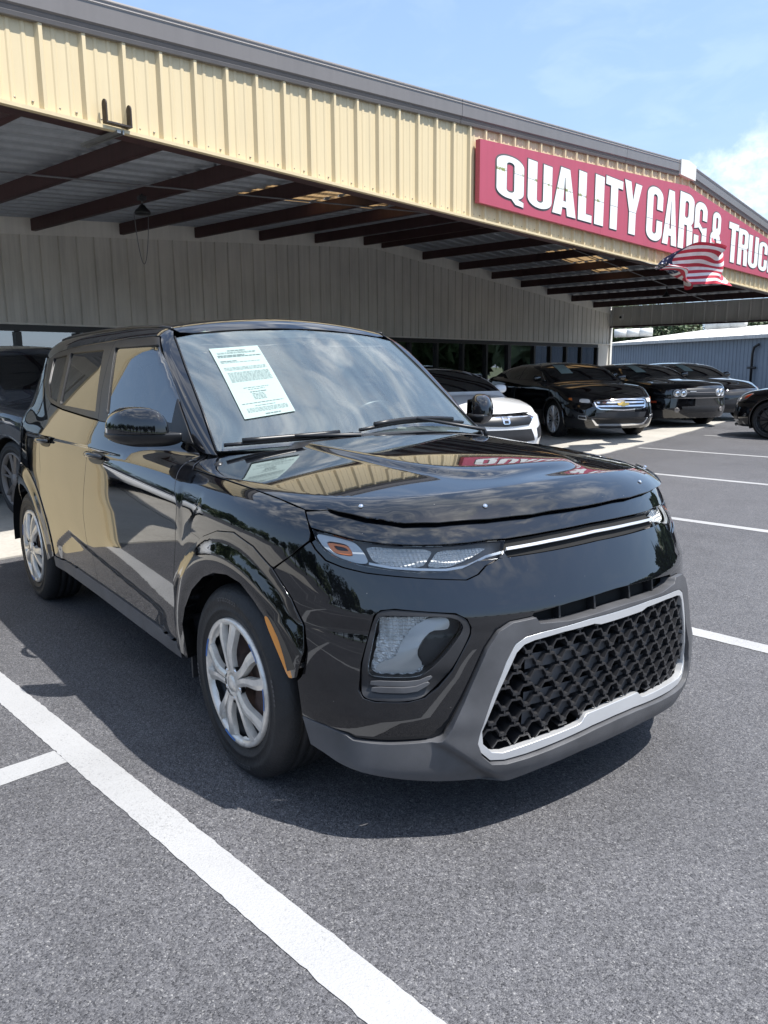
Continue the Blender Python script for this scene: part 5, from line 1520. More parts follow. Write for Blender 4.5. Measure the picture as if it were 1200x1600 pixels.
for s in (1,-1):
    sail = [(-.555,-.73,1.056),(-.632,-.715,1.131),(-.735,-.69,1.225),(-.72,-.73,1.13),(-.70,-.74,1.10),(-.60,-.74,1.06)]
    panel('mirror_sail', sail, SIDE, M['black'], car, HC, off=.008, sp=.02, flange=.01, sides=(s,))
# wipers
def wiper(pts, piv):
    V, N = on_surf(pts, FRONT, HC, .018)
    m = MB()
    P = [Vector(v) for v in V]
    m.tube(P, [.008]*len(P), 6)
    m.tube([p+Vector((.004,0,.012)) for p in P[1:-1]], [.011]*(len(P)-2), 6)
    mid = P[len(P)//2]
    m.tube([Vector(piv), Vector(piv)+Vector((-.015,0,.03)), mid+Vector((.012,0,.014))], [.013,.010,.006], 6)
    return m.build('wiper', M['black'], car)
wiper([(-.44,y_,1.066-.020*abs(y_)/.6) for y_ in np.linspace(-.655,-.13,9)], (-.30,-.12,1.045))
wiper([(-.40,y_,1.072+.02*math.sin((y_+.1)/.65*3.14)) for y_ in np.linspace(-.085,.56,9)], (-.30,.57,1.03))
# hinge cover at the hood corner
m = MB(); m.lathe([(.022,0),(.020,.012),(.010,.022),(0,.024)], 12, 'z'); o = m.build('washer_cap', M['black'], car); o.location = (-.33,-.735,.99)
# wheels
wm = dict(tyre=M['rubber'], rim=M['hub'], dark=M['black'])
build_wheel(car, 'wheel', 0, -.868, .326, .213, wm, R_(90+12), side=1, steer=R_(0))
build_wheel(car, 'wheel', -2.6, -.868, .326, .213, wm, R_(90+40), side=1)
build_wheel(car, 'wheel', 0, .868, .326, .213, wm, R_(20), side=-1)
build_wheel(car, 'wheel', -2.6, .868, .326, .213, wm, R_(70), side=-1)
# wheel wells, underbody, engine bay
for cx in (0, -2.6):
    for s in (1,-1):
        m = MB(); m.lathe([(r, h*s) for r, h in [(.40,-.03),(.42,.0),(.42,.30),(.05,.31)]], 28, 'y', (cx, -.855*s, .33), a0=R_(22), a1=R_(185))
        m.build('wheel_well', M['matte_black'], car, fix=False)
m = MB(); m.box((-1.3,0,.40), (1.75,1.62,.28)); m.box((-1.3,0,.26), (3.9,1.02,.10)); m.box((.22,0,.60), (.75,1.05,.62)); m.box((-2.8,0,.62), (.75,1.05,.66))
m.box((.40,0,.262), (.62,1.02,.03)); m.box((.62,0,.30), (.10,.86,.10)); m.build('underbody', M['matte_black'], car)  # front boxes added to stop sun leaking under the bumper
V, N = on_surf([(.7, y_, .25) for y_ in np.linspace(-.62, .62, 25)], NOSE, HL, .015)
m = MB(); m.prism([(v[0], v[1]) for v in V]+[(.45,.62), (.45,-.62)], .246, .254, lambda u, v, h: (u, v, h)); m.build('light_block_tray', M['matte_black'], car)  # added tray that blocks sunlight leaking into the shadow below the grille
m = MB(); m.box((-.385,-.79,.33), (.012,.13,.24)); m.build('splash_flap', M['cladding_dark'], car)
m = MB(); m.box((-.385,.79,.33), (.012,.13,.24)); m.build('splash_flap', M['cladding_dark'], car)
# interior
inn = part_empty('cabin_interior')
def seat_part(x, y, w, nm='seat'):
    m = MB()
    def cushion(c, d, tilt=0, r=.05):
        Mx = Matrix.Translation(c) @ Matrix.Rotation(tilt, 4, 'Y')
        m.box(None, d, M=Mx)
    cushion((x,y,.62), (.50,w,.16), R_(-6)); cushion((x-.33,y,.92), (.15,w*.94,.58), R_(-14)); cushion((x-.43,y,1.27), (.10,w*.52,.19), R_(-10))
    o = m.build(nm, M['seat'], inn, smooth=False); b_ = o.modifiers.new('bevel', 'BEVEL'); b_.width = .045; b_.segments = 3
seat_part(-1.22, -.36, .50); seat_part(-1.22, .36, .50); seat_part(-2.05, -.33, .56); seat_part(-2.05, .33, .56)
m = MB()
V = []; F = []
prof = [(-.42,1.02),(-.55,1.035),(-.72,1.03),(-.82,1.0),(-.87,.93),(-.84,.80),(-.78,.62)]
for yy in np.linspace(-.72,.72,13):
    bump_ = .045*math.exp(-((yy-.37)/.20)**2)
    for i, (x, z) in enumerate(prof): V.append((x, yy, z+(bump_ if 0 < i < 5 else 0)-.03*abs(yy)))
n = len(prof)
for i in range(12):
    for j in range(n-1): F.append((i*n+j, i*n+j+1, (i+1)*n+j+1, (i+1)*n+j))
m.add(V, F, True); m.build('dashboard', M['dash'], inn)
m = MB(); Mx = Matrix.Translation((-.93,.37,1.0)) @ Matrix.Rotation(R_(-66), 4, 'Y')
tp = [Mx @ Vector((.185*math.cos(w), .185*math.sin(w), 0)) for w in np.linspace(0, 2*math.pi, 41)]
m.tube(tp, .016, 8, cap=False)
for w in (0, math.pi, -math.pi/2+math.pi):
    m.tube([Mx @ Vector((0,0,-.02)), Mx @ Vector((.175*math.cos(w+math.pi/2), .175*math.sin(w+math.pi/2), 0))], .018, 6)
m.tube([Mx @ Vector((0,0,-.05)), Mx @ Vector((0,0,.01))], .07, 14)
m.build('steering_wheel', M['black'], inn)
m = MB(); m.box((-.93,0,1.41), (.04,.24,.07)); m.build('interior_mirror', M['black'], inn)
for s in (1,-1):
    m = MB(); m.tube([(-1.50,-.69*s,.5),(-1.47,-.70*s,1.05),(-1.52,-.60*s,1.45)], .05, 6); m.build('pillar_trim', M['dash'], inn)
m = MB(); m.box((-1.0,0,.50), (2.2,1.5,.05)); m.box((-1.05,0,.62), (.7,.20,.25)); m.build('floor_console', M['dash'], inn)
m = MB()
V = [(-1.12,-.52,1.48),(-1.12,.52,1.48),(-2.9,.50,1.49),(-2.9,-.50,1.49)]
m.add(V, [(0,1,2,3)]); m.build('headliner', mat('headliner_cloth', (.14,.14,.135), .9), inn, fix=False)
for y in (-.34,.34):
    m = MB(); Mx = Matrix.Translation((-1.10,y,1.455)) @ Matrix.Rotation(R_(14), 4, 'Y'); m.box(None, (.17,.40,.014), M=Mx); m.build('sun_visor', mat('visor_grey', (.05,.05,.05), .8), inn)
m = MB(); m.box((-.52,.25,1.055), (.015,.05,.035)); m.build('vin_plate', M['white_trim'], inn)

# buyers guide sheet behind the glass
def sheet_on(name, corners, label, fn, off, proj=FRONT, printing=True, cat='paper', nu=8, nv=10):
    e = empty(name, (0,0,0), 0, label, cat)
    def at(u, v, o=0.0):
        a = np.array(corners[0])*(1-u)+np.array(corners[1])*u; b = np.array(corners[3])*(1-u)+np.array(corners[2])*u
        return a*(1-v)+b*v
    Q = np.array([at(i/nu, j/nv) for i in range(nu+1) for j in range(nv+1)])
    V, N = on_surf(Q, proj, fn, off)
    F = [(i*(nv+1)+j, (i+1)*(nv+1)+j, (i+1)*(nv+1)+j+1, i*(nv+1)+j+1) for i in range(nu) for j in range(nv)]
    mesh_obj('sheet', V, F, M['paper'], e)
    return e, at
# printed lines: thin strips just proud of the sheet (flat print)
def printed_sheet(corners, label, fn, off, proj, lines, seed=3):
    e, at = sheet_on('window_form', corners, label, fn, off, proj)
    g = random.Random(seed); m = MB()
    Q = []; 
    for (v, u0, u1, h, words) in lines:
        u = u0
        while u < u1:
            w = g.uniform(.02, .075)*words
            Q.append((u, min(u+w, u1), v, h)); u += w+.014
    U = np.array([at(a, v_) for a, b, v, h in Q for v_ in (v, v+h)]+[at(b, v_) for a, b, v, h in Q for v_ in (v, v+h)])
    V, N = on_surf(U, proj, fn, off+.0012); n = len(Q)
    for i in range(n):
        m.add([V[2*i], V[2*i+1], V[2*n+2*i+1], V[2*n+2*i]], [(0,1,2,3)])
    o = m.build('printing', M['ink'], e, fix=False); o['kind'] = 'stuff'
    return e
L_ = [(.045,.32,.68,.016,1.6), (.075,.10,.90,.006,1), (.09,.10,.86,.006,1), (.115,.08,.62,.014,1.5), (.135,.08,.95,.014,1.5), (.20,.08,.40,.013,1.6), (.225,.08,.86,.005,1)]
L_ += [(.30+.017*i, .08, .92, .005, 1) for i in range(3)]
L_ += [(.375+.016*i, .10, .92 if i < 9 else .5, .005, 1) for i in range(9)]
L_ += [(.60,.25,.75,.006,1), (.625,.33,.66,.006,1), (.66,.34,.66,.011,1.5)]+[(.69+.018*i, .36, .60, .006, 1) for i in range(5)]
L_ += [(.81,.08,.90,.008,1.3), (.85,.30,.7,.006,1)]+[(.88+.015*i, .12, .92, .004, 1) for i in range(4)]+[(.965,.42,.72,.014,1.5)]
printed_sheet([(-.942,-.483,1.421),(-.922,-.262,1.437),(-.561,-.296,1.167),(-.575,-.517,1.142)], 'large pale green printed form taped on the windscreen of the black hatchback', HC, .003, FRONT, L_)

# ------------------------------------------------------------------ the other cars
def lofted(cfg, mat_, parent, x0, x1, res=(300, 84), arches=(), zmin=.2):
    """one skin over body and cabin: rays from a spine through the car"""
    fn = lambda p: bodyF(p, cfg)
    nu, nv = res
    per = []
    Ls = x1-x0; nst = int(nu*.34); ncap = int(nu*.16)
    for i in range(nst): per.append((x0+Ls*i/nst, math.pi*-.5))
    for i in range(ncap): per.append((x1, -math.pi/2+math.pi*i/ncap))
    for i in range(nst): per.append((x1-Ls*i/nst, math.pi*.5))
    for i in range(ncap): per.append((x0, math.pi/2+math.pi*i/ncap))
    n = len(per)
    el = np.concatenate([np.linspace(-50, 20, int(nv*.42), endpoint=False), np.linspace(20, 89.9, nv-int(nv*.42))])
    O = []; D = []
    for x, a in per:
        for e in el:
            e_ = R_(e); O.append((x, 0, .58)); D.append((math.cos(e_)*math.cos(a), math.cos(e_)*math.sin(a), math.sin(e_)))
    O = np.array(O); D = np.array(D)
    fneg = lambda p: np.maximum(fn(p), zmin-p[..., 2])
    # march outward from inside
    P = cast(lambda p: -fneg(p), O, D, 1.75, n=60)
    bad = np.isnan(P[:,0]); P[bad] = O[bad]+D[bad]*.3
    N = gradn(fneg, P, .006)
    nv_ = len(el); F = []
    cxy = P.reshape(n, nv_, 3)
    for i in range(n):
        i2 = (i+1) % n
        for j in range(nv_-1):
            c_ = (cxy[i,j]+cxy[i2,j]+cxy[i2,j+1]+cxy[i,j+1])/4
            if any((c_[0]-ax)**2+(c_[2]-az)**2 < ar*ar and abs(c_[1]) > .5 for ax, az, ar in arches): continue
            F.append((i*nv_+j, i2*nv_+j, i2*nv_+j+1, i*nv_+j+1))
    return mesh_obj('body', P, F, mat_, parent, smooth=True, normals=N)
def sedan_cfg(W=.92, hood=.97, cowl=1.0, nose=.82, roof=1.47, fo=.95, wb=2.84, ro=1.15, wbase=-.25, wtop=-1.15, rtop=-2.35, rbase=-3.15, deck=1.06, belt=.98, tum=.52, round_=3.4, crown=.06, sharp=0, roofx=-1.75, zgr=.55):
    k = W/.893
    xr = -(wb+ro)
    return dict(
     Wz=[(z, w*k) for z, w in [(.10,.80),(.2,.835),(.32,.868),(.5,.888),(.64,.893),(.76,.890),(.88,.882),(.98,.868),(1.1,.84),(1.25,.80)]],
     XF=[(.1,fo-.13),(.2,fo-.07),(.3,fo-.03),(.42,fo),(zgr,fo),(zgr+.12,fo-.02-.02*(1-sharp)),(nose-.04,fo-.06-.05*(1-sharp)),(nose+.04,fo-.12-.10*(1-sharp)),(hood,fo-.35),(1.1,fo-.6)],
     XR=[(.2,xr+.12),(.4,xr),(.7,xr),(.95,xr+.06),(1.1,xr+.2),(1.3,xr+.4)],
     HZ=[(xr-.1,deck-.06),(xr+.3,deck),(rbase,deck+.01),(-1.6,cowl+.05),(wbase,cowl),(.2,hood),(fo-.35,nose+.06),(fo-.12,nose),(fo,nose-.06)],
     XW=[(cowl-.08,wbase+.15),(cowl,wbase),(cowl+.15,wbase-.30),((cowl+roof)/2+.06,(wbase+wtop)/2-.12),(roof-.02,wtop-.08),(roof+.08,wtop-.5)],
     XRW=[(deck-.1,rbase-.25),(deck,rbase-.05),((deck+roof)/2,(rbase+rtop)/2-.06),(roof-.03,rtop+.10),(roof+.1,rtop+.7)],
     XS=-.35, Q=2.3, P=(round_,1.2,.62), XB=-(wb-.1), PB=3.2, crown=crown, k=.08,
     cw=(W-.055,tum,.12,belt), ctap=(.05,2.0,1.0), cfront=(.10,1.5), wsc=.25, roof=(roof,roofx,.8,.028,1.4,1.3,.05), rear=(0,0,0,0), czmin=belt-.12, rws=.45)
def winpanel(nm, poly, proj, mt, par, fn, off, sides=(1,), sp=.05, flange=0.004, gap=0):
    return panel(nm, poly, proj, mt, par, fn, off=off, sp=sp, flange=flange, gap=gap, sides=sides)
def base_car(name, cfg, s, d, turn, label, paint, wb, R, rim, rim_mat, wheelstyle=5, cat='car', group='cars parked along the showroom', front_at=None, zmin=.2, rotw=.3, fo=.95, tw=None, res=(300,84)):
    """turn: degrees the nose is swung from straight out towards the viewer's side"""
    ang = BROT-R_(turn)
    root = empty(name, tuple(B(s, d, .012)), ang, label, cat, group)
    fn = lambda p: bodyF(p, cfg)
    fc = lambda p: cabin(p, cfg)
    fl = lambda p: lowbody(p, cfg)
    W = cfg['Wz'][4][1]
    ar = R+.045
    lofted(cfg, paint, root, -wb-.25, .28, res=res, arches=[(0, R, ar), (-wb, R, ar)], zmin=zmin)
    tw = tw or W-.03
    mt = dict(tyre=M['rubber'], rim=rim_mat, dark=M['black'])
    for cx in (0, -wb):
        for sd in (1, -1):
            build_wheel(root, 'wheel', cx, -tw*sd, R, rim, mt, rotw, style='alloy', side=sd, nspoke=wheelstyle)
            m = MB(); m.lathe([(r, h*sd) for r, h in [(ar+.01,-.0),(ar+.015,.02),(ar+.02,.26),(.05,.27)]], 24, 'y', (cx, -(tw+.0)*sd, R), a0=R_(-25), a1=R_(205)); m.build('wheel_well', M['matte_black'], root, fix=False)
            # arch lip
            th = np.linspace(R_(-22), R_(202), 30)
            pts = [(cx+ar*math.cos(t), -.9, R+ar*math.sin(t)) for t in th]
            V, N = surf(SIDE.to2(np.array(pts)), SIDE, fn, .002)
            m = MB(); m.tube([v*[1, sd, 1] for v in V], .024, 6); m.build('arch_lip', paint, root)
    m = MB(); m.box((-wb/2, 0, .32), (wb*.66, W*1.5, .22)); m.build('underbody', M['matte_black'], root)
    return root, fn, fc, fl, W
def side_glass(root, fc, polys, mt, frame=None):
    for p in polys:
        winpanel('side_window', [(x, -.8, z) for x, z in p], SIDE, mt, root, fc, .004, (1,-1))
def trim_line(root, fc, pts, r, mt, nm='window_trim', off=.006):
    V, N = on_surf([(x, -.8, z) for x, z in pts], SIDE, fc, off)
    for sd in (1,-1):
        m = MB(); m.tube([v*[1, sd, 1] for v in V], r, 5); m.build(nm, mt, root)
def mirror_blob(root, x, y, z, mt):
    for sd in (1,-1):
        m = MB(); V = []; F = []
        for i in range(9):
            t = -1+2*i/8; k = (1-abs(t)**3)**.45 if abs(t) < 1 else 0
            for j in range(14):
                w = 2*math.pi*j/14; V.append((x+.055*math.cos(w)*k+.02*t, (y+.10*t)*sd*-1, z+.065*math.sin(w)*k))
        for i in range(8):
            for j in range(14): F.append((i*14+j, i*14+(j+1) % 14, (i+1)*14+(j+1) % 14, (i+1)*14+j))
        m.add(V, F, True); m.tube([(x, -(y-.10)*sd*1, z-.03), (x-.02, -(y-.22)*sd, z-.05)], .02, 6)
        m.build('side_mirror', mt, root)
def mirrors_at(root, fc, x, z, mt):
    V, N = on_surf([(x, -.8, z)], SIDE, fc, 0)
    mirror_blob(root, x, abs(V[0][1])+.14, z, mt)
def fpatch(root, nm, half, mt, fl, off, sp=.03, flange=.01, sym_=True, sides=(1,), holes=()):
    pl = sym(half) if sym_ else half
    return panel(nm, pl, NOSE, mt, root, fl, off=off, sp=sp, flange=flange, gap=0, sides=sides, holes=holes)
def bars(root, nm, zs, y0, y1, x, mt, fl, off, h=.008):
    for z in zs:
        fpatch(root, nm, [(x,0,z+h),(x,y0,z+h),(x,y0,z-h),(x,0,z-h)] if y1 is None else [(x,0,z+h),(x,y0,z+h),(x,y1,z-h),(x,0,z-h)], mt, fl, off, sp=.05, flange=.012)
def wpaper(root_, corners, label, fn):
    """sheet on the inside of another car's windscreen, standing a hair proud of the dark glass"""
    Q = []
    nu, nv = 4, 5
    for i in range(nu+1):
        for j in range(nv+1):
            u, v = i/nu, j/nv
            a = np.array(corners[0])*(1-u)+np.array(corners[1])*u; b = np.array(corners[3])*(1-u)+np.array(corners[2])*u
            Q.append(a*(1-v)+b*v)
    V, N = on_surf(Q, FRONT, fn, .010)
    F = [(i*(nv+1)+j, (i+1)*(nv+1)+j, (i+1)*(nv+1)+j+1, i*(nv+1)+j+1) for i in range(nu) for j in range(nv)]
    o = mesh_obj('window_form', V, F, M['paper'])
    o.location = root_.location; o.rotation_euler = root_.rotation_euler
    tag(o, label, 'paper'); return o
def windscreen(root, cfg, fc, wbase_z, top_z, yb, yt, mt=None, off=.004, nm='windshield'):
    p = [(0,0,top_z),(0,-yt,top_z-.015),(0,-(yt+.02),top_z-.04),(0,-(yb+yt)/2-.02,(top_z+wbase_z)/2),(0,-yb,wbase_z),(0,0,wbase_z)]
    return panel(nm, sym(p), FRONT, mt or M['car_window'], root, fc, off=off, sp=.06, flange=.003, gap=0)
BLK = mk_paint('black_metallic', (.004,.004,.005), .003)

# black sedan with a chrome barred grille and gold bowtie badge
c_ = sedan_cfg(W=.925, hood=.98, cowl=1.03, nose=.80, roof=1.395, fo=.98, wb=2.84, ro=1.28, wbase=-.32, wtop=-1.10, rtop=-2.30, rbase=-3.35, deck=1.12, belt=1.02, tum=.50, round_=3.6, crown=.05)
root, fn, fc, fl, W = base_car('sedan', c_, 11.70, -5.12, 35, 'black four door sedan with chrome barred grille and gold badge, beside the white car', BLK, 2.84, .345, .255, M['silver'], 9)
side_glass(root, fc, [[(-.62,1.05),(-.80,1.14),(-1.12,1.29),(-1.35,1.33),(-1.62,1.335),(-1.66,1.05)], [(-1.74,1.05),(-1.70,1.335),(-2.1,1.32),(-2.45,1.24),(-2.72,1.12),(-2.62,1.06)]], M['car_window'])
trim_line(root, fc, [(-.62,1.04),(-.80,1.15),(-1.12,1.31),(-1.40,1.352),(-1.75,1.352),(-2.15,1.335),(-2.5,1.25),(-2.80,1.12)], .008, M['chrome'])
windscreen(root, c_, fc, 1.07, 1.36, .66, .52)
wpaper(root, [(0,-.44,1.33),(0,-.20,1.335),(0,-.20,1.17),(0,-.44,1.165)], 'pale form inside the windscreen of the black sedan with the gold badge', fc)
fpatch(root, 'grille_surround', [(1,0,.735),(1,-.52,.72),(1,-.60,.70),(1,-.53,.58),(1,-.45,.545),(1,0,.525)], M['chrome'], fl, .012, holes=[sym([(1,0,.712),(1,-.50,.70),(1,-.565,.69),(1,-.505,.59),(1,-.44,.562),(1,0,.545)])])
fpatch(root, 'grille_backing', [(1,0,.72),(1,-.50,.71),(1,-.58,.695),(1,-.51,.58),(1,0,.54)], M['black'], fl, .002)
bars(root, 'grille_bar', (.605,.665), -.53, -.50, 1, M['chrome'], fl, .012, .014)
fpatch(root, 'badge', [(1,0,.672),(1,-.035,.672),(1,-.035,.655),(1,-.125,.655),(1,-.105,.612),(1,-.035,.612),(1,-.035,.598),(1,0,.598)], mat('gold_badge', (.62,.42,.12), .25, metal=.8), fl, .026, sp=.02)
fpatch(root, 'lower_grille', [(1,0,.50),(1,-.56,.49),(1,-.50,.40),(1,0,.395)], M['cladding_dark'], fl, .004)
fpatch(root, 'lower_chrome', [(1,0,.285),(1,-.50,.29),(1,-.60,.385),(1,-.63,.385),(1,-.53,.262),(1,0,.25)], M['chrome'], fl, .014)
fpatch(root, 'intake', [(1,0,.38),(1,-.56,.37),(1,-.50,.30),(1,0,.295)], M['black'], fl, .005)
for sd in (1,-1):
    hp = bpy.data.objects.new('headlight', None); link(hp, root)
    panel('housing', [(.9,-.60,.735),(.7,-.80,.755),(.55,-.87,.76),(.52,-.88,.735),(.7,-.83,.655),(.9,-.58,.645)], NOSE, M['cladding_dark'], hp, fl, off=.006, sp=.03, flange=.004, gap=0, sides=(sd,))
    panel('reflector', rounded([(.9,-.63,.725),(.75,-.755,.735),(.74,-.76,.67),(.9,-.61,.66)], .2, 1), NOSE, M['reflector'], hp, fl, off=.010, sp=.03, flange=.004, gap=0, sides=(sd,))
    panel('turn_signal', [(.6,-.845,.745),(.53,-.872,.745),(.54,-.872,.715),(.62,-.845,.70)], NOSE, M['amber'], hp, fl, off=.011, sp=.03, flange=.003, gap=0, sides=(sd,))
    panel('fog_vent', [(.9,-.69,.43),(.78,-.79,.44),(.78,-.79,.38),(.9,-.68,.36)], NOSE, M['silver'], root, fl, off=.008, sp=.03, flange=.004, gap=0, sides=(sd,))
    panel('fog_vent', [(.9,-.70,.420),(.79,-.785,.43),(.79,-.785,.39),(.9,-.69,.375)], NOSE, M['black'], root, fl, off=.014, sp=.03, flange=.004, gap=0, sides=(sd,))
    for hx in (-1.55, -2.45):
        V, N = on_surf([(hx+.16*i/4, -.9, .90) for i in range(5)], SIDE, fn, .03)
        m = MB(); m.tube([v*[1,sd,1] for v in V], .014, 6); m.build('handle', M['chrome'], root)
    for pts in ([(-.42,.98),(-.46,.80),(-.44,.45),(-.40,.33)], [(-1.70,1.03),(-1.72,.8),(-1.70,.33)], [(-2.66,1.04),(-2.52,.80),(-2.42,.62)]):
        V, N = on_surf([(x, -.9, z) for x, z in pts], SIDE, fn, .0005)
        m = MB(); m.tube([v*[1,sd,1] for v in V], .004, 4); m.build('door_gap', M['matte_black'], root)
mirrors_at(root, fc, -.72, 1.09, BLK)

# black coupe with quad round lamps and wide flat grille
c_ = sedan_cfg(W=.955, hood=.99, cowl=1.03, nose=.90, roof=1.365, fo=.95, wb=2.95, ro=1.10, wbase=-.45, wtop=-1.20, rtop=-2.15, rbase=-3.2, deck=1.10, belt=1.02, tum=.56, round_=5.2, crown=.04, sharp=1, zgr=.68)
c_['bulge'] = .02
root, fn, fc, fl, W = base_car('coupe', c_, 15.22, -5.02, 31, 'black two door coupe with four round lamps in a wide dark grille', BLK, 2.95, .355, .265, M['gutter'], 5)
side_glass(root, fc, [[(-.80,1.06),(-1.02,1.17),(-1.22,1.28),(-1.5,1.31),(-2.05,1.30),(-2.08,1.07)], [(-2.16,1.08),(-2.14,1.295),(-2.35,1.27),(-2.62,1.13),(-2.45,1.08)]], M['car_window'])
windscreen(root, c_, fc, 1.08, 1.335, .68, .54)
wpaper(root, [(0,-.46,1.305),(0,-.22,1.31),(0,-.22,1.16),(0,-.46,1.155)], 'pale form inside the windscreen of the black coupe', fc)
fpatch(root, 'grille_recess', [(1,0,.83),(1,-.70,.82),(1,-.76,.79),(1,-.74,.66),(1,-.69,.645),(1,0,.64)], M['black'], fl, .004)
fpatch(root, 'grille_mesh', [(1,0,.79),(1,-.40,.785),(1,-.385,.69),(1,0,.685)], M['cladding_dark'], fl, .010)
bars(root, 'grille_bar', (.74,), -.40, -.40, 1, M['gutter'], fl, .016, .006)
fpatch(root, 'lower_lip', [(1,0,.635),(1,-.72,.64),(1,-.72,.628),(1,0,.622)], M['gutter'], fl, .016)
fpatch(root, 'lower_intake', [(1,0,.46),(1,-.50,.45),(1,-.44,.33),(1,0,.325)], M['cladding_dark'], fl, .006)
m = MB(); m.box((0,0,0), (.01,.14,.022))
V, N = on_surf([(1,-.24,.765)], NOSE, fl, .02); o = m.build('grille_script', M['silver'], root); o.location = V[0]; o.rotation_euler = (0,0,math.atan2(N[0][1], N[0][0]))
for sd in (1,-1):
    for y in (.48, .635):
        V, N = on_surf([(1,-y,.735)], NOSE, fl, .012); v = V[0]*[1,sd,1]; nn = Vector(N[0]*[1,sd,1]); nn.z *= .2; nn.normalize()
        hp = bpy.data.objects.new('headlight', None); link(hp, root); hp.location = v; hp.rotation_euler = nn.to_track_quat('Z','Y').to_euler()
        m = MB(); m.lathe([(.078,-.02),(.080,.006),(.070,.012),(.063,.004),(.04,-.012),(0,-.02)], 24, 'z'); m.build('reflector', M['chrome'] if False else M['silver'], hp)
        m = MB(); m.lathe([(.052,.004),(.05,.010),(.025,.016),(0,.018)], 20, 'z'); m.build('projector', M['mirror'], hp)
    V, N = on_surf([(1,-.62,.38)], NOSE, fl, .008); hp = MB(); hp.lathe([(.055,-.01),(.055,.006),(.04,.008),(0,.0)], 18, 'z'); o = hp.build('fog_light', M['gutter'], root); o.location = V[0]*[1,sd,1]; o.rotation_euler = Vector(N[0]*[1,sd,.2]).to_track_quat('Z','Y').to_euler()
    panel('side_marker', [(.60,-.9,.57),(.42,-.9,.57),(.42,-.9,.53),(.60,-.9,.53)], SIDE, mat('red_marker', (.35,.05,.02), .2), root, fl, off=.006, sp=.03, flange=.004, gap=0, sides=(sd,))
mirrors_at(root, fc, -.88, 1.11, BLK)

# next black sedan with a pale roof
c_ = sedan_cfg(W=.92, hood=.97, cowl=1.02, nose=.80, roof=1.385, fo=.98, wb=2.82, ro=1.1, wbase=-.28, wtop=-1.10, rtop=-2.25, rbase=-3.2, deck=1.10, belt=1.0, tum=.50, round_=3.4)
root, fn, fc, fl, W = base_car('sedan', c_, 17.75, -4.95, 31, 'black sedan with a bright roof and amber lamp corner, just beyond the black coupe', BLK, 2.82, .34, .25, M['silver'], 5)
side_glass(root, fc, [[(-.62,1.04),(-.80,1.13),(-1.10,1.28),(-1.35,1.32),(-1.62,1.325),(-1.66,1.04)], [(-1.74,1.04),(-1.70,1.325),(-2.1,1.31),(-2.42,1.22),(-2.68,1.10),(-2.6,1.05)]], M['car_window'])
windscreen(root, c_, fc, 1.06, 1.355, .66, .52)
wpaper(root, [(0,-.46,1.325),(0,-.22,1.33),(0,-.22,1.165),(0,-.46,1.16)], 'pale form inside the windscreen of the black sedan beyond the coupe', fc)
fpatch(root, 'grille', [(1,0,.70),(1,-.52,.68),(1,-.50,.62),(1,0,.60)], M['black'], fl, .005)
fpatch(root, 'lower_grille', [(1,0,.54),(1,-.62,.50),(1,-.55,.30),(1,0,.29)], M['cladding_dark'], fl, .005)
for sd in (1,-1):
    hp = bpy.data.objects.new('headlight', None); link(hp, root)
    panel('reflector', [(.9,-.56,.72),(.7,-.80,.76),(.6,-.84,.77),(.7,-.80,.69),(.9,-.56,.65)], NOSE, M['reflector'], hp, fl, off=.006, sp=.03, flange=.004, gap=0, sides=(sd,))
    panel('turn_signal', [(.6,-.82,.775),(.50,-.875,.785),(.52,-.87,.735),(.63,-.82,.71)], NOSE, M['amber'], hp, fl, off=.008, sp=.03, flange=.004, gap=0, sides=(sd,))
    panel('fog_light', rounded([(.9,-.70,.48),(.78,-.78,.48),(.78,-.78,.40),(.9,-.70,.40)], .25, 2), NOSE, M['silver'], root, fl, off=.006, sp=.03, flange=.004, gap=0, sides=(sd,))
mirrors_at(root, fc, -.70, 1.08, BLK)

# white sedan beside the hatchback
c_ = sedan_cfg(W=.90, hood=.87, cowl=.93, nose=.72, roof=1.31, fo=.93, wb=2.70, ro=1.0, wbase=-.20, wtop=-1.15, rtop=-2.2, rbase=-3.25, deck=1.0, belt=.91, tum=.50, round_=3.0, crown=.07)
root, fn, fc, fl, W = base_car('sedan', c_, 6.85, -4.62, 26, 'white compact sedan with a dark grille, nose showing behind the hatchback bonnet', M['paint_white'], 2.70, .325, .22, M['silver'], 5)
side_glass(root, fc, [[(-.60,.95),(-.85,1.07),(-1.12,1.20),(-1.35,1.25),(-1.62,1.255),(-1.66,.95)], [(-1.74,.95),(-1.70,1.255),(-2.1,1.23),(-2.42,1.14),(-2.68,1.02)]], M['car_window'])
windscreen(root, c_, fc, .97, 1.28, .68, .52)
fpatch(root, 'upper_grille', [(1,0,.70),(1,-.55,.71),(1,-.70,.72),(1,-.66,.66),(1,-.45,.60),(1,0,.585)], M['chrome'], fl, .006)
fpatch(root, 'grille', [(1,0,.655),(1,-.50,.655),(1,-.52,.62),(1,-.42,.56),(1,0,.545)], M['black'], fl, .010)
fpatch(root, 'badge', rounded([(1,.065,.675),(1,.055,.575),(1,-.055,.575),(1,-.065,.675)], .15, 1), M['chrome'], fl, .016, sp=.02, sym_=False, holes=[[(1,.040,.665),(1,.030,.632),(1,-.030,.632),(1,-.040,.665)], [(1,.030,.618),(1,.034,.585),(1,-.034,.585),(1,-.030,.618)]])
fpatch(root, 'lower_grille', [(1,0,.50),(1,-.48,.50),(1,-.60,.34),(1,0,.32)], M['cladding_dark'], fl, .005)
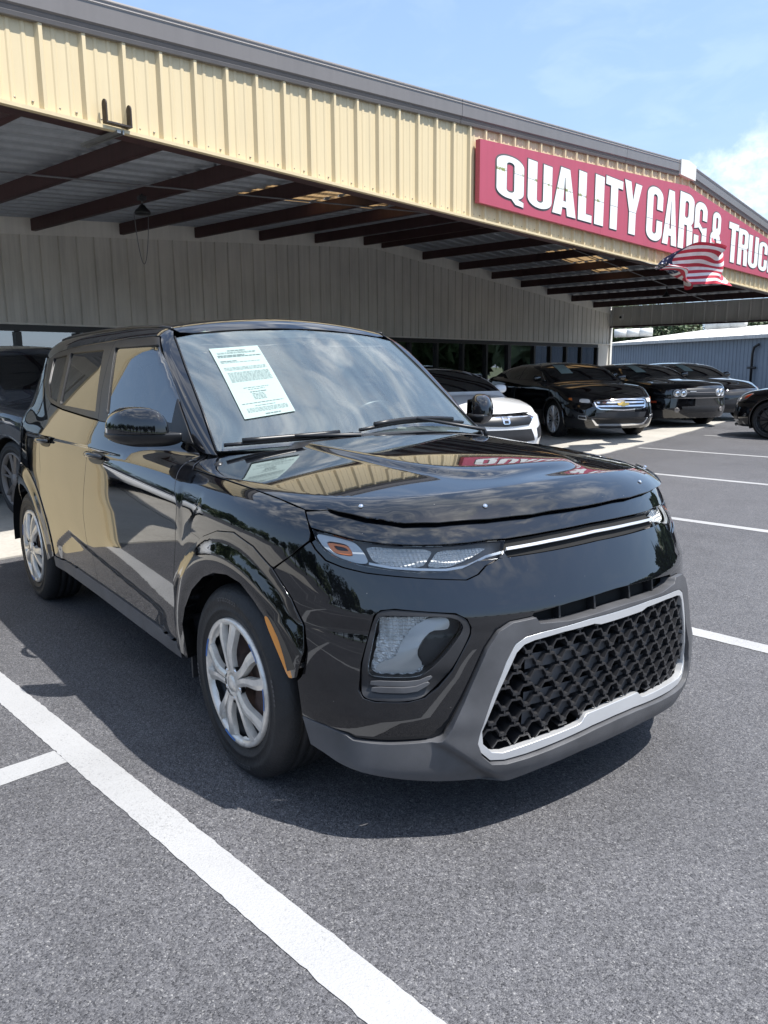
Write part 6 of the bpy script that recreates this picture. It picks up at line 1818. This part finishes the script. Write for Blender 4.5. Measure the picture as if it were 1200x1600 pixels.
for sd in (1,-1):
    panel('headlight', [(.9,-.52,.715),(.7,-.74,.745),(.45,-.85,.78),(.5,-.84,.73),(.75,-.74,.665),(.9,-.56,.655)], NOSE, M['reflector'], root, fl, off=.006, sp=.03, flange=.004, gap=0, sides=(sd,))
    panel('fog_recess', [(.9,-.62,.50),(.72,-.78,.55),(.70,-.79,.40),(.88,-.64,.36)], NOSE, M['cladding_dark'], root, fl, off=.005, sp=.03, flange=.004, gap=0, sides=(sd,))
mirrors_at(root, fc, -.72, .99, M['paint_white'])

# dark crossover at the left edge
c_ = sedan_cfg(W=.93, hood=1.03, cowl=1.08, nose=.92, roof=1.60, fo=.92, wb=2.70, ro=.95, wbase=-.30, wtop=-1.0, rtop=-2.9, rbase=-3.45, deck=1.12, belt=1.05, tum=.40, round_=3.6, roofx=-1.9)
root, fn, fc, fl, W = base_car('crossover', c_, 1.62, -5.38, 0, 'dark grey crossover with grey wheel arch trim at the left edge, behind the hatchback', M['paint_grey'], 2.70, .355, .245, M['gutter'], 5, zmin=.24)
side_glass(root, fc, [[(-.68,1.11),(-.85,1.22),(-1.08,1.46),(-1.35,1.50),(-1.62,1.51),(-1.66,1.11)], [(-1.74,1.11),(-1.70,1.51),(-2.5,1.49),(-2.72,1.42),(-2.6,1.13)]], M['car_window'])
trim_line(root, fc, [(-.62,1.09),(-.85,1.24),(-1.08,1.49),(-1.40,1.53),(-2.5,1.52)], .010, M['silver'])
windscreen(root, c_, fc, 1.14, 1.55, .68, .56)
fpatch(root, 'grille', [(1,0,.86),(1,-.55,.85),(1,-.45,.62),(1,0,.60)], M['black'], fl, .006)
for sd in (1,-1):
    panel('headlight', [(.9,-.58,.86),(.65,-.82,.90),(.5,-.87,.90),(.66,-.82,.82),(.9,-.58,.79)], NOSE, M['reflector'], root, fl, off=.006, sp=.03, flange=.004, gap=0, sides=(sd,))
    for cx in (0, -2.7):
        o1 = [(cx+.50*math.cos(R_(a)), -.9, .355+.50*math.sin(R_(a))) for a in range(0, 181, 9)]
        i1 = [(cx+.40*math.cos(R_(a)), -.9, .355+.40*math.sin(R_(a))) for a in range(184, -5, -9)]
        panel('arch_flare', o1+i1, SIDE, M['cladding'], root, fn, off=.022, sp=.04, flange=.03, gap=0, sides=(sd,))
mirrors_at(root, fc, -.74, 1.17, M['paint_grey'])

# black saloon nose coming in at the right edge
c_ = sedan_cfg(W=.93, hood=.93, cowl=1.0, nose=.80, roof=1.46, fo=.90, wb=2.95, ro=1.1, wbase=-.25, wtop=-1.10, rtop=-2.3, rbase=-3.3, deck=1.1, belt=1.0, tum=.50, round_=3.0)
root, fn, fc, fl, W = base_car('sedan', c_, 13.2, -3.32, 84, 'black sedan at the right edge, only its nose and dark spoked wheel in the picture', BLK, 2.95, .345, .262, M['cladding_dark'], 7, group='cars out in the lot')
root.location = (-4.88, 13.03, .004); root.rotation_euler = (0, 0, R_(187))
side_glass(root, fc, [[(-.60,1.04),(-.80,1.15),(-1.10,1.34),(-1.35,1.39),(-1.62,1.40),(-1.66,1.04)], [(-1.74,1.04),(-1.70,1.40),(-2.1,1.38),(-2.42,1.28),(-2.68,1.12)]], M['car_window'])
windscreen(root, c_, fc, 1.05, 1.43, .66, .52)
fpatch(root, 'grille', [(1,0,.72),(1,-.45,.70),(1,-.40,.50),(1,0,.48)], M['cladding_dark'], fl, .006)
fpatch(root, 'lower_lip', [(1,0,.24),(1,-.70,.24),(1,-.72,.20),(1,0,.20)], M['cladding_dark'], fl, .03)
for sd in (1,-1):
    hp = bpy.data.objects.new('headlight', None); link(hp, root)
    panel('housing', [(.9,-.52,.715),(.7,-.74,.765),(.48,-.84,.81),(.42,-.86,.80),(.55,-.82,.70),(.75,-.72,.645),(.9,-.52,.635)], NOSE, M['gutter'], hp, fl, off=.006, sp=.03, flange=.004, gap=0, sides=(sd,))
    panel('reflector', [(.9,-.56,.70),(.75,-.71,.72),(.75,-.71,.66),(.9,-.56,.65)], NOSE, M['reflector'], hp, fl, off=.012, sp=.03, flange=.004, gap=0, sides=(sd,))
    panel('turn_signal', [(.60,-.79,.755),(.46,-.85,.795),(.50,-.84,.745),(.62,-.79,.70)], NOSE, mat('red_amber', (.5,.06,.02), .2), hp, fl, off=.012, sp=.03, flange=.004, gap=0, sides=(sd,))
    panel('intake', [(.9,-.56,.46),(.70,-.76,.47),(.72,-.76,.33),(.9,-.56,.32)], NOSE, M['cladding_dark'], root, fl, off=.006, sp=.03, flange=.004, gap=0, sides=(sd,))
    panel('splitter', [(.9,-.52,.315),(.68,-.78,.325),(.68,-.78,.30),(.9,-.52,.29)], NOSE, M['silver'], root, fl, off=.014, sp=.03, flange=.004, gap=0, sides=(sd,))
mirrors_at(root, fc, -.70, 1.08, BLK)

# white hatchback with a red stripe out of frame on the left, mirrored in the doors
c_ = sedan_cfg(W=.92, hood=1.0, cowl=1.06, nose=.88, roof=1.60, fo=.92, wb=2.70, ro=.95, wbase=-.30, wtop=-1.0, rtop=-2.9, rbase=-3.45, deck=1.12, belt=1.03, tum=.40, round_=3.6, roofx=-1.9)
root, fn, fc, fl, W = base_car('crossover', c_, -2.55, -9.8, 0, 'white crossover out of frame to the left, seen only mirrored in the black doors', M['paint_white'], 2.70, .34, .23, M['gutter'], 5, zmin=.24, group='cars out in the lot', res=(160,50))
side_glass(root, fc, [[(-.68,1.09),(-.85,1.20),(-1.08,1.44),(-1.62,1.50),(-1.66,1.09)], [(-1.74,1.09),(-1.70,1.50),(-2.5,1.48),(-2.72,1.40),(-2.6,1.11)]], M['car_window'])
windscreen(root, c_, fc, 1.12, 1.55, .68, .56)
